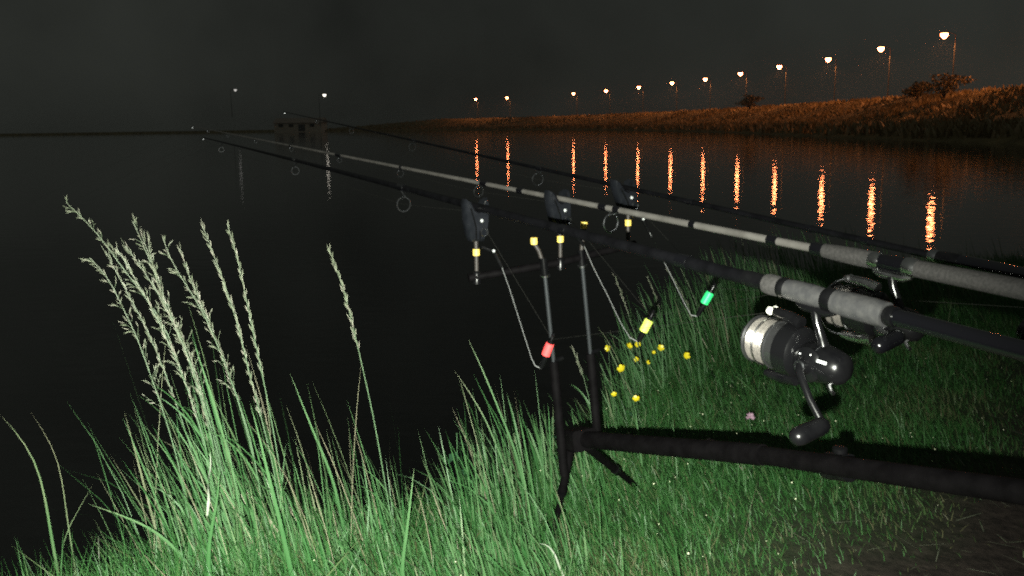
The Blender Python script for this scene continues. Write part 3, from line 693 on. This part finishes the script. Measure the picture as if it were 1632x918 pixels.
# ------------------------------------------------------------------ hangers on chains
def hanger(al, arm_px, Y0, chain_px, Y1, head_px, clip_px, m, label):
    k = [P(u, v, Y0) for u, v in arm_px]; c = [P(u, v, Y0 + (Y1 - Y0) * (i / (len(chain_px) - 1))) for i, (u, v) in enumerate(chain_px)]
    h = P(*head_px, Y1); cp = P(*clip_px, Y1 - .004); ax = nrm(cp - c[-1])
    T = Thing('bite_hanger', c[-1], label, 'bite indicator', 'hangers under the alarms')
    T.part('arm', MB().tube(k, [.0035, .0045, .0030, .0024][:len(k)], 8), 'black_plastic')
    T.part('arm_pivot', MB().ball(k[1] + np.array([0, -.005, .002]), .0032, 10, 6), 'pale_mark')
    # bead chain along a smooth path
    d = np.concatenate([[0], np.cumsum([np.linalg.norm(c[i + 1] - c[i]) for i in range(len(c) - 1)])]); ca = np.array(c); mb = MB(); n = int(d[-1] / .0031)
    for s in np.linspace(0, d[-1], n):
        q = np.array([np.interp(s, d, ca[:, j]) for j in range(3)]); mb.ball(q, .00115, 6, 4)
    T.part('chain', mb, 'chain_bead')['kind'] = 'stuff'
    hl = .0125
    bb = T.part('bobbin_base', MB().lathe(c[-1], ax, [(0, .0025), (.003, .0045), (np.linalg.norm(h - c[-1]) - hl, .0060), (np.linalg.norm(h - c[-1]) - hl + .001, .004)], 12), 'black_plastic')
    T.part('bobbin_head', MB().lathe(h, nrm(cp - c[-1]), [(-hl, .0070), (-hl + .0012, .0082), (hl - .0012, .0082), (hl, .0070)], 16), m)
    T.part('line_clip', MB().lathe(h + nrm(cp - c[-1]) * hl, nrm(cp - c[-1]), [(0, .0055), (.004, .0055), (.006, .0035), (.014, .003), (.016, .0045), (.020, .0020)], 10), 'black_plastic')
    return cp
Y_ = [p[1] for p in AL]
hc = [hanger(AL[0], [(768, 394), (787, 401), (800, 426)], Y_[0] - .01, [(800, 426), (812, 460), (830, 517), (847, 571), (853, 583), (862, 587)], Y_[0] - .10, (873, 557), (880, 541), 'red_bobbin', 'red-headed hanger on a chain below the left alarm'),
      hanger(AL[1], [(901, 370), (916, 374), (931, 392)], Y_[1] - .01, [(931, 392), (945, 425), (968, 470), (990, 516), (1004, 538), (1017, 545)], Y_[1] - .14, (1030, 519), (1038, 505), 'lime_bobbin', 'yellow-green hanger on a chain below the middle alarm, above the buttercups'),
      hanger(AL[2], [(1008, 344), (1025, 350), (1035, 370)], Y_[2] - .01, [(1035, 370), (1050, 401), (1070, 440), (1090, 482), (1101, 502), (1111, 504)], Y_[2] - .16, (1127, 475), (1137, 459), 'green_bobbin', 'bright green hanger over the grass, rightmost of three')]

# ------------------------------------------------------------------ lines
def fline(rod, roller, al, clip, gs, label):
    t = rod.tu(proj(al)[0]); p = [roller, clip, al + rod.dn * -.004 + np.array([0, 0, .004]) * 0 + rod.dn * .014]
    gs = sorted(gs, key=lambda q: q[1]); p += [q for q in gs if q[1] > al[1]]
    e = p[-1] + np.array([rod.d[0] * 22, rod.d[1] * 22, 0]); e[2] = -.05
    mb = MB().tube(p, 0.00026, 5).tube([p[-1], lerp(p[-1], e, .5) - np.array([0, 0, .25]), e], .00024, 5)
    tag(mb.build('fishing_line', 'nylon', None, p[0]), label, 'fishing line', 'lines through the rod rings')
fline(ROD_F, RL1, AL[0], hc[0], GF, 'thin line running through the rings of the black front rod')
fline(ROD_M, RL2, AL[1], hc[1], GM, 'thin line running through the rings of the pale middle rod')
fline(ROD_B, RL3, AL[2], hc[2], GB, 'thin line running through the rings of the back rod')

# ------------------------------------------------------------------ near grass
def frustum_pts(N, y0, y1, pw=1.0):
    y = y0 + (y1 - y0) * rng.random(N) ** pw; x = (rng.uniform(-200, 1850, N) - 816) / 1400 * y * 1.03
    return x, y
def noise2(x, y, f, s=0.0):
    return (np.sin(f * x + s + 1.7 * np.sin(.6 * f * y + s)) + np.sin(f * 1.31 * y + 2 * s + 1.3 * np.sin(.8 * f * x))) * .25 + .5
# short turf
N = 330000
x, y = frustum_pts(N, 1.15, 6.2, 1.45); s = edge_sd(x, y); w = worn(x, y)
cl = noise2(x, y, 9, .4) * .6 + noise2(x, y, 23, 2.0) * .4
keep = (s > np.where(x < -.25, -.10, -.32)) & (rng.random(N) < (1 - w) ** 1.3 * (.55 + .45 * cl) + .012 * (w > .5))
x, y, s, w, cl = x[keep], y[keep], s[keep], w[keep], cl[keep]; n = len(x)
longz = np.clip((0.05 - x) / .45, 0, 1) * np.clip(1.15 - (s / .9), .2, 1)      # longer towards the left and the edge
edgez = np.clip((.30 - s) / .35, 0, 1)
L = (.035 + .045 * rng.random(n)) * (1 - .5 * w) + longz * (.07 + .13 * rng.random(n)) + edgez * (.05 + .12 * rng.random(n)) * rng.random(n)
az = rng.normal(np.pi * .97, 1.1, n); b = np.stack([x, y, gz(x, y) - .012], -1)
tint = np.clip(rng.beta(2, 4, n) + .30 * np.clip(noise2(x, y, 5.3, 1.1) - .55, 0, 1) / .45 * (x > .15) + .25 * w + .18 * (cl - .5) + .45 * (rng.random(n) < .12), 0, 1)
st1 = (blades(b, L, (.0016 + .0014 * rng.random(n)) * (1 + .5 * longz), az, rng.uniform(.05, .75, n), rng.uniform(.1, 1.1, n), 3), tint)
blade_obj('turf', 'turf', [st1], 'short bright green grass covering the near bank', 'grass')
# long blades in tussocks on the left and along the edge
def tuss(cx, cy, sp, n, l0, l1, w0=.0035, w1=.0065, lean=.20, tl=1.0):
    x = rng.normal(cx, sp, n); y = rng.normal(cy, sp * .8, n); k = edge_sd(x, y) > -.45; x, y = x[k], y[k]; n = len(x)
    b = np.stack([x, y, gz(x, y) - .02], -1); Ls = rng.uniform(l0, l1, n) * rng.uniform(.75, 1.0, n)
    az = rng.normal(np.pi, .6, n); th = np.abs(rng.normal(lean, .12, n)); cu = np.abs(rng.normal(.04, .20, n)) + (rng.random(n) < .07) * rng.uniform(.6, 1.5, n)
    return (blades(b, Ls, rng.uniform(w0, w1, n), az, th, cu, 6, face=rng.normal(0.0, .8, n)), np.clip(rng.beta(2.2, 3.5, n) * tl + .5 * (rng.random(n) < .05), 0, 1))
sets = []
def at_base(u, v=1000, z=1.1): p = PZ(u, v, z); return p[0], p[1]
for (u, v, sp, n, l0, l1) in [(35, 1050, .030, 46, .24, .42), (85, 1040, .025, 30, .20, .36),
        (275, 1020, .025, 22, .22, .44), (345, 1015, .045, 75, .34, .60), (400, 1010, .05, 85, .32, .58), (445, 985, .045, 80, .32, .54), (385, 990, .05, 40, .45, .74),
        (500, 985, .06, 105, .26, .46), (560, 975, .06, 105, .22, .42), (615, 960, .05, 95, .20, .36), (590, 930, .04, 40, .3, .46), (470, 960, .05, 70, .28, .50),
        (680, 960, .06, 90, .14, .28), (740, 945, .06, 90, .14, .30), (800, 925, .06, 90, .12, .26), (860, 910, .05, 50, .12, .24),
        (600, 1020, .10, 110, .12, .26), (480, 1030, .10, 160, .18, .34), (780, 1010, .12, 60, .08, .18), (760, 890, .04, 34, .26, .42), (800, 830, .05, 46, .20, .40), (850, 800, .05, 40, .18, .34),
        (905, 800, .05, 40, .12, .26), (725, 860, .05, 40, .16, .30), (945, 760, .05, 30, .12, .24)]:
    cx, cy = at_base(u, v); k_ = 1.0 if u < 450 or v < 900 else .74
    sets.append(tuss(cx + .02, cy, sp, int(n * (.62 if v > 900 else .8)), l0 * k_, l1 * k_, .0026, .0058, .15))
for (u, v, sp, n, l0, l1) in [(985, 680, .06, 40, .14, .28), (1015, 640, .07, 55, .18, .34), (1045, 610, .08, 60, .2, .40), (1080, 575, .09, 70, .22, .44), (1110, 545, .12, 80, .24, .46),
        (1150, 520, .14, 90, .24, .48), (1190, 500, .18, 100, .24, .5), (1240, 485, .2, 90, .24, .5), (1300, 478, .22, 80, .2, .45), (1370, 474, .25, 70, .2, .42), (1450, 470, .25, 60, .2, .4), (1540, 470, .25, 50, .2, .4)]:
    cx, cy = at_base(u, v); sets.append(tuss(cx, cy, sp, n, l0, l1, .003, .0055, .26))
for (u, v, sp, n, l0, l1) in [(360, 1000, .06, 60, .40, .74), (420, 990, .06, 50, .40, .66), (520, 975, .07, 40, .30, .52), (610, 950, .06, 30, .3, .5), (790, 850, .06, 26, .3, .46)]:
    cx, cy = at_base(u, v); sets.append(tuss(cx, cy, sp, n, l0, l1, .0012, .0022, .17, 1.5))
# scattered taller blades through the turf
N = 5200; x, y = frustum_pts(N, 1.2, 4.5); k = (edge_sd(x, y) > -.2) & (rng.random(N) < (1 - worn(x, y)) ** 2 * (.08 + .92 * np.clip((.40 - x) / .7, 0, 1))); x, y = x[k], y[k]; n = len(x)
sets.append((blades(np.stack([x, y, gz(x, y) - .01], -1), rng.uniform(.10, .26, n), rng.uniform(.002, .004, n), rng.normal(np.pi, 1.0, n), rng.uniform(.05, .6, n), rng.uniform(0, .9, n), 5), np.clip(rng.beta(2, 3, n) + .4 * (rng.random(n) < .08), 0, 1)))
blade_obj('long_grass', 'tall_blade', sets, 'long green grass blades leaning left along the water edge', 'grass')
# litter: dry stems on the trodden earth
N = 1500; x, y = frustum_pts(N, 1.3, 4.0); k = worn(x, y) > .35; x, y = x[k], y[k]; n = len(x)
blade_obj('dry_litter', 'spikelet', [(blades(np.stack([x, y, gz(x, y) + .004], -1), rng.uniform(.02, .09, n), rng.uniform(.0014, .003, n), rng.uniform(0, 6.28, n), rng.uniform(1.35, 1.55, n), rng.uniform(-.1, .1, n), 2), rng.random(n) * .6)], 'scraps of dry grass on the trodden earth', 'litter')
N = 900; x, y = frustum_pts(N, 1.3, 4.0); k = worn(x, y) > .3; x, y = x[k], y[k]

# ------------------------------------------------------------------ flowering grass stalks
def smooth_path(pts, n):
    pts = np.array(pts); d = np.concatenate([[0], np.cumsum(np.linalg.norm(np.diff(pts, axis=0), axis=1))]); s = np.linspace(0, d[-1], n)
    q = np.stack([np.interp(s, d, pts[:, j]) for j in range(3)], -1)
    for _ in range(3): q[1:-1] = .25 * q[:-2] + .5 * q[1:-1] + .25 * q[2:]
    return q
def spikelet(mb, c, d, L, w, tv):
    d = nrm(d); a = nrm(np.cross(d, fwd + rng.normal(0, .25, 3))); b = np.cross(d, a); v = [c]
    for k in (.35, .7):
        for q in (a, b, -a, -b): v.append(c + d * L * k + q * w * (1 if k < .5 else .7))
    v.append(c + d * L)
    f = [(0, 1, 2), (0, 2, 3), (0, 3, 4), (0, 4, 1)] + [(1 + i, 1 + (i + 1) % 4, 5 + (i + 1) % 4, 5 + i) for i in range(4)] and \
        [(0, 2, 1), (0, 3, 2), (0, 4, 3), (0, 1, 4)] + [(1 + i, 1 + (i + 1) % 4, 5 + (i + 1) % 4, 5 + i) for i in range(4)] + [(5 + i, 5 + (i + 1) % 4, 9) for i in range(4)]
    mb.add(v, f); tv += [random.random()] * 10
def stalk(px, Yt, Yb, base_u, kind, head, label, dens=1.0):
    top = [P(u, v, Yt + (Yb - Yt) * i / len(px)) for i, (u, v) in enumerate(px)]
    bx, by = at_base(base_u, 1000); by = Yb; bx = (base_u - 816) / F * by * 1.04; base = np.array([bx, by, float(gz(bx, by)) - .02])
    pth = smooth_path(top[::-1][:0] + [base] + top[::-1], 40)
    T = Thing('grass_stalk', base, label, 'grass', 'flowering grass stalks at the water edge')
    T.part('stem', MB().tube(pth, [.0016 - .0010 * (i / 39) for i in range(40)], 6), 'stem', tint=np.repeat(np.linspace(.15, .9, 40) ** 1.0, 6))
    mb = MB(); tv = []; i0 = int(40 * (1 - head)); seg = pth[i0:]; nn = int((64 if kind == 'spike' else 38) * dens * head / .4)
    br = MB(); bt = []
    for j in range(nn):
        f = (j + random.random()) / nn; q = f * (len(seg) - 1); k = min(int(q), len(seg) - 2); c = lerp(seg[k], seg[k + 1], q - k); d = nrm(seg[min(k + 1, len(seg) - 1)] - seg[max(k - 1, 0)])
        sd_ = nrm(np.cross(d, rng.normal(0, 1, 3)))
        if kind == 'spike':
            env = math.sin(math.pi * min(1, .12 + .88 * f)) ** .6 if f > .05 else .4
            spikelet(mb, c + sd_ * .0012, d + sd_ * random.uniform(.12, .38), random.uniform(.009, .018), random.uniform(.0007, .0013) * (0.6 + .5 * env), tv)
        else:
            bl = random.uniform(.25, 1) * .034 * (1 - f * .65); e = c + nrm(d * 1.1 + sd_ * random.uniform(.5, 1.0)) * bl
            br.tube([c, e], .0003, 4); bt += [.8] * 8
            for r in range(random.choice((1, 2, 2, 3))):
                spikelet(mb, lerp(c, e, 1 - .3 * r), nrm(e - c) + rng.normal(0, .25, 3) - np.array([.15, 0, .25]), random.uniform(.008, .014), random.uniform(.0006, .0011), tv)
    hd = T.part('seed_head', mb, 'spikelet', tint=tv); hd['kind'] = 'stuff'
    if bt: T.part('branchlets', br, 'stem', hd, tint=bt)['kind'] = 'stuff'
    # one or two leaves clasping the stem
    for j in range(random.choice((1, 2, 2))):
        k = random.randint(9, 21); c = pth[k]; d = nrm(pth[k + 1] - pth[k]); az = random.uniform(2.3, 4.0)
        V, Q, kk = blades(np.array([c]), np.array([random.uniform(.07, .16)]), np.array([random.uniform(.002, .004)]), np.array([az]), np.array([random.uniform(.25, .55)]), np.array([random.uniform(.2, .9)]), 6, face=np.array([random.uniform(-.5, .5)]))
        lb = MB(); lb.add(V, [tuple(f) for f in Q[0]] + [tuple(f) for f in Q[1]]); T.part('leaf', lb, 'tall_blade', tint=[random.uniform(.2, .6)])
    return T
ST = [([(105, 322), (132, 348), (160, 375), (190, 422), (216, 452), (255, 505), (272, 540), (296, 610), (330, 720)], 1.45, 1.46, 352, 'open', .42, 'tallest open grass plume, tip furthest up and left'),
      ([(143, 411), (174, 440), (190, 481), (216, 530), (237, 590), (262, 660), (285, 740)], 1.42, 1.44, 310, 'open', .36, 'leaning yellowish plume left of the stalk clump'),
      ([(185, 394), (213, 440), (240, 488), (262, 530), (282, 575), (310, 650), (330, 720)], 1.40, 1.42, 360, 'spike', .42, 'narrow pale seed head second from left in the clump'),
      ([(199, 391), (223, 422), (251, 467), (279, 512), (298, 565), (325, 650), (345, 730)], 1.46, 1.47, 372, 'spike', .45, 'dense pale seed head in the middle of the clump'),
      ([(211, 352), (224, 378), (236, 408), (251, 450), (279, 512), (303, 580), (330, 670), (352, 750)], 1.50, 1.50, 380, 'open', .40, 'upright plume with drooping grains rising from mid clump'),
      ([(236, 378), (240, 418), (252, 455), (268, 500), (296, 555), (325, 640), (352, 740)], 1.44, 1.46, 384, 'spike', .40, 'seed head beside the upright plume'),
      ([(259, 377), (267, 408), (296, 453), (328, 504), (349, 556), (371, 612), (400, 700)], 1.47, 1.48, 428, 'open', .38, 'plume right of the clump with one grain sticking out left'),
      ([(287, 396), (300, 439), (331, 508), (357, 575), (380, 640), (402, 720)], 1.52, 1.50, 436, 'spike', .38, 'slim seed head at the right side of the clump'),
      ([(322, 359), (336, 394), (349, 429), (362, 465), (374, 500), (386, 545), (396, 590), (415, 660), (435, 740)], 1.48, 1.48, 452, 'spike', .46, 'tall straight feathered stalk, left of two standing apart'),
      ([(362, 357), (372, 388), (380, 418), (390, 465), (401, 518), (411, 565), (424, 625), (440, 710)], 1.50, 1.50, 462, 'spike', .36, 'tall thin straight stalk, right of two standing apart'),
      ([(524, 395), (533, 420), (545, 452), (553, 482), (561, 513), (577, 582), (590, 640), (600, 690), (612, 760)], 1.58, 1.58, 632, 'spike', .30, 'single slender stalk alone against the dark water'),
      ([(225, 372), (246, 430), (270, 492), (300, 560), (322, 620), (345, 700)], 1.53, 1.52, 388, 'spike', .34, 'thin seed head hidden behind the clump'),
      ([(168, 400), (196, 455), (222, 500), (250, 560), (280, 640), (310, 730)], 1.50, 1.50, 345, 'spike', .36, 'short dull seed head between the two leftmost plumes')]
for a in ST: stalk(*a)
# smaller late stalks by the far tussock
SM = [([(1032, 442), (1040, 458), (1050, 490), (1058, 530)], 2.9, 2.85, 1064, 'spike', .3, 'short nodding seed head left of the bright green hanger'),
      ([(1062, 428), (1080, 455), (1096, 486), (1106, 520)], 2.9, 2.85, 1116, 'spike', .45, 'bent pale seed head just left of the bright green hanger'),
      ([(980, 440), (985, 455), (994, 478), (1008, 520), (1020, 560)], 2.6, 2.6, 1026, 'spike', .3, 'thin seed head left of the yellow-green hanger'),
      ([(1183, 385), (1186, 410), (1187, 436), (1190, 470)], 3.4, 3.4, 1192, 'spike', .2, 'upright thin stalk between the pale rod and black rod'),
      ([(912, 556), (920, 572), (930, 600), (940, 640)], 2.2, 2.2, 948, 'spike', .25, 'short stalk between the two pod uprights')]
for a in SM: stalk(*a, dens=.5)

# single blades that stand out
def hero(px, Yd, w, label, m='tall_blade', tint=.3, base_u=None, twist=0.0):
    pts = [P(u, v, Yd) for u, v in px]
    if base_u is not None:
        bx = (base_u - 816) / F * Yd * 1.04; pts = pts + [np.array([bx, Yd, float(gz(bx, Yd)) - .02])]
    pth = smooth_path(pts[::-1], 24); v = []; f = []
    for i, c in enumerate(pth):
        d = nrm(pth[min(i + 1, 23)] - pth[max(i - 1, 0)]); sdv_ = nrm(np.cross(d, fwd)); t = twist * i / 23; sdv_ = sdv_ * math.cos(t) + np.cross(d, sdv_) * math.sin(t)
        ww = w * .36 * (min(1, .55 + i / 10)) * (1 - (i / 23) ** 3); nn = nrm(np.cross(d, sdv_)) * w * .12
        v += [c - sdv_ * ww, c + nn * (1 - i / 23), c + sdv_ * ww]
        if i: f += [((i - 1) * 3, (i - 1) * 3 + 1, i * 3 + 1, i * 3), ((i - 1) * 3 + 1, (i - 1) * 3 + 2, i * 3 + 2, i * 3 + 1)]
    mb = MB(); mb.add(v, f)
    tv = [min(1, max(0, tint - .18 + .50 * (i / 23) ** 2 + (.20 if j == 1 else 0) + random.uniform(-.10, .10))) for i in range(24) for j in range(3)]
    o = mb.build('grass_shoot', m, None, pth[0], tint=tv); tag(o, label, 'grass', 'single broad grass shoots')
hero([(0, 660), (30, 690), (58, 728), (72, 790), (82, 860)], 1.42, .010, 'broad blade folded near its tip at the far left edge', base_u=90, tint=.45)
hero([(48, 655), (70, 690), (93, 714), (100, 770), (107, 830)], 1.46, .005, 'thin kinked blade bending sharply left, second from the left edge', base_u=110, tint=.6)
hero([(150, 768), (130, 805), (112, 835), (92, 865)], 1.45, .006, 'blade slanting up to the right near the left edge', base_u=70, tint=.4)
hero([(140, 803), (190, 820), (235, 838), (275, 868), (305, 905)], 1.36, .010, 'wide arching blade reaching left low in the corner', base_u=330, tint=.35)
hero([(228, 676), (252, 705), (280, 740), (300, 800)], 1.44, .008, 'broad blade pointing up left from the big tussock', base_u=330, tint=.3)
hero([(215, 692), (235, 745), (252, 800), (264, 850)], 1.47, .006, 'slender lone blade standing left of the big tussock', base_u=280, tint=.4)
hero([(398, 640), (412, 690), (428, 760), (446, 830)], 1.35, .012, 'widest flat blade in the big tussock', base_u=470, tint=.2)
hero([(350, 742), (348, 790), (335, 850), (330, 900)], 1.30, .012, 'wide upright blade at the foot of the big tussock', base_u=330, tint=.1)
hero([(462, 594), (480, 640), (500, 690), (530, 760)], 1.55, .009, 'pointed broad blade right of the big tussock', base_u=560, tint=.25)
hero([(745, 538), (765, 580), (790, 640), (822, 720)], 1.85, .008, 'long blade rising left of the red hanger', base_u=850, tint=.35)
hero([(724, 590), (742, 616), (770, 660), (800, 730)], 1.85, .006, 'thin blade leaning left below the red hanger', base_u=830, tint=.5)
hero([(335, 720), (336, 745), (331, 770), (333, 795), (330, 822)], 1.33, .007, 'bleached crinkled strip hanging in the big tussock', 'bleached', .9, twist=3.5)
hero([(157, 852), (154, 868), (160, 880), (156, 898), (162, 925)], 1.40, .010, 'crumpled white leaf low at the bottom left', 'bleached', .9, base_u=165, twist=3.0)
hero([(858, 866), (872, 868), (884, 882), (892, 905)], 1.60, .006, 'pale curled blade tip at the foot of the pod leg', 'bleached', .8, base_u=905)
hero([(660, 745), (655, 790), (648, 850), (640, 905)], 1.42, .010, 'tall curved blade in the middle foreground', base_u=636, tint=.3)

# ------------------------------------------------------------------ buttercups, clover, herbs, dew
def buttercup(u, v, Yd, label, r=.010):
    c = P(u, v, Yd); bx, by = c[0] + random.uniform(-.03, .03), c[1] + random.uniform(-.02, .03); base = np.array([bx, by, float(gz(bx, by)) - .01])
    T = Thing('buttercup', base, label, 'flower', 'buttercups by the water edge')
    T.part('stem', MB().tube(smooth_path([base, lerp(base, c, .5) + np.array([.008, 0, .01]), c], 8), .0007, 5), 'stem', tint=[.2])
    face = nrm(np.array([random.uniform(-.7, .7), -.8, random.uniform(.2, .9)])); a = nrm(np.cross(face, (0, 0, 1))); b = np.cross(face, a)
    for k in range(5):
        t = 2 * math.pi * k / 5 + random.random() * .3; d = a * math.cos(t) + b * math.sin(t); e = np.cross(face, d); mb = MB()
        mb.add([c, c + d * r * .55 - e * r * .42 + face * r * .15, c + d * r * .95 - e * r * .36 + face * r * .42, c + d * r * 1.02 + face * r * .46, c + d * r * .95 + e * r * .36 + face * r * .42, c + d * r * .55 + e * r * .42 + face * r * .15], [(0, 5, 1), (5, 4, 2, 1), (4, 3, 2)])
        T.part('petal', mb, 'petal')
    T.part('flower_centre', MB().ball(c + face * r * .2, r * .28, 8, 5), 'petal')
BC = [(969, 555, 2.75, 'yellow buttercup furthest left at the upper edge of the patch', .010), (991, 588, 2.6, 'large yellow buttercup low in the middle of the patch', .013), (1015, 573, 2.65, 'small buttercup right of the largest one', .008),
      (1002, 552, 2.75, 'buttercup facing the camera just below the yellow-green hanger', .011), (1053, 555, 2.75, 'buttercup furthest right beside the hanger patch', .011), (1016, 549, 2.8, 'half hidden buttercup under the yellow-green hanger', .010), (1032, 578, 2.65, 'dull buttercup between the middle blooms', .007),
      (1094, 567, 2.7, 'faded buttercup standing apart in the turf on the right', .011), (979, 629, 2.4, 'buttercup low beside the right pod upright', .008), (1014, 636, 2.4, 'lowest buttercup in the short turf', .010), (1042, 562, 2.72, 'tiny buttercup between patch and rightmost bloom', .006)]
for q in BC: buttercup(*q)
def clover(u, v, Yd, label):
    c = P(u, v, Yd); base = np.array([c[0] + .01, c[1] + .01, float(gz(c[0], c[1])) - .01])
    T = Thing('clover_flower', base, label, 'flower', 'clover heads in the turf')
    T.part('stem', MB().tube([base, lerp(base, c, .6), c], .0009, 5), 'stem', tint=[.3])
    mb = MB()
    for k in range(46):
        d = nrm(rng.normal(0, 1, 3)); d[2] = abs(d[2]) * .9 - .25; d = nrm(d); mb.tube([c + d * .003, c + d * .0135], [.0022, .0010], 4)
    T.part('flower_head', mb, 'clover')
clover(1195, 665, 2.30, 'dusky pink clover head left of the reel handle'); clover(1131, 706, 2.10, 'dusky pink clover head just above the pod tube'); clover(1352, 742, 1.95, 'pale clover head beside the clamp on the pod tube')
def herb(u, v, Yd, label):
    c = P(u, v, Yd); base = np.array([c[0], c[1], float(gz(c[0], c[1])) - .01]); T = Thing('broadleaf_herb', base, label, 'plant', 'small broad-leaved plants at the edge')
    T.part('stem', MB().tube([base, c], .0012, 6), 'stem', tint=[.1])
    for k in range(9):
        a = 2.4 * k; d = np.array([math.cos(a), math.sin(a), random.uniform(-.2, .7)]); d = nrm(d); e = nrm(np.cross(d, (0, 0, 1))); q = lerp(base, c, .45 + .06 * k); ll = random.uniform(.025, .045); mb = MB()
        mb.add([q, q + d * ll * .4 - e * ll * .3, q + d * ll * .5 - np.array([0, 0, ll * .1]), q + d * ll * .4 + e * ll * .3, q + d * ll - np.array([0, 0, ll * .25])], [(0, 2, 1), (0, 3, 2), (1, 2, 4), (2, 3, 4)])
        T.part('leaf', mb, 'herb_leaf', tint=[random.random()])
herb(728, 690, 1.95, 'small dark broad-leaved plant catching a highlight by the water'); herb(1010, 640, 2.5, 'dull broad-leaved plant among the buttercups'); herb(880, 665, 2.1, 'straggly broad-leaved plant left of the pod upright')
# dew: whitish beads, the glint put into their colour
mb = MB()
for u, v in [(1042, 771), (1097, 882), (1332, 671), (1262, 769), (1490, 716), (1268, 795), (1002, 690), (742, 735), (830, 885), (608, 790), (505, 778), (765, 810), (935, 742), (1120, 660), (1080, 700), (280, 905), (292, 868), (410, 860), (76, 834)]:
    q = PZ(u, v, 1.17)
    if float(edge_sd(np.array(q[0]), np.array(q[1]))) > .02: mb.ball(q, .0022, 8, 5)
N = 420; x, y = frustum_pts(N, 1.3, 3.2); k = (edge_sd(x, y) > 0) & (worn(x, y) < .7); x, y = x[k], y[k]
for a, b in zip(x, y): mb.ball((a, b, float(gz(a, b)) + random.uniform(.03, .16)), random.uniform(.0006, .0013), 6, 4)
tag(mb.build('dew_drops', 'dew'), 'scattered dew drops in the near grass, glint painted as pale colour', 'dew', kind='stuff')

# ------------------------------------------------------------------ damp night air
hz = MB().box((0, 0, 7.7), (1, 0, 0), (0, 1, 0), (0, 0, 1), 4200, 4200, 20.4)
ho = hz.build('haze', 'dew', smooth=False); ho.data.materials.clear()
hm = bpy.data.materials.new('damp_air'); hm.use_nodes = True; hn = hm.node_tree; hn.nodes.clear()
hov = hn.nodes.new('ShaderNodeOutputMaterial'); pv = hn.nodes.new('ShaderNodeVolumePrincipled')
pv.inputs['Color'].default_value = (0.85, 0.87, 0.85, 1); pv.inputs['Density'].default_value = 0.00022; pv.inputs['Anisotropy'].default_value = 0.6
hn.links.new(pv.outputs[0], hov.inputs['Volume']); ho.data.materials.append(hm); ho['kind'] = 'stuff'
tag(ho, 'thin damp night air over the canal', 'haze')
SC.cycles.volume_bounces = 0
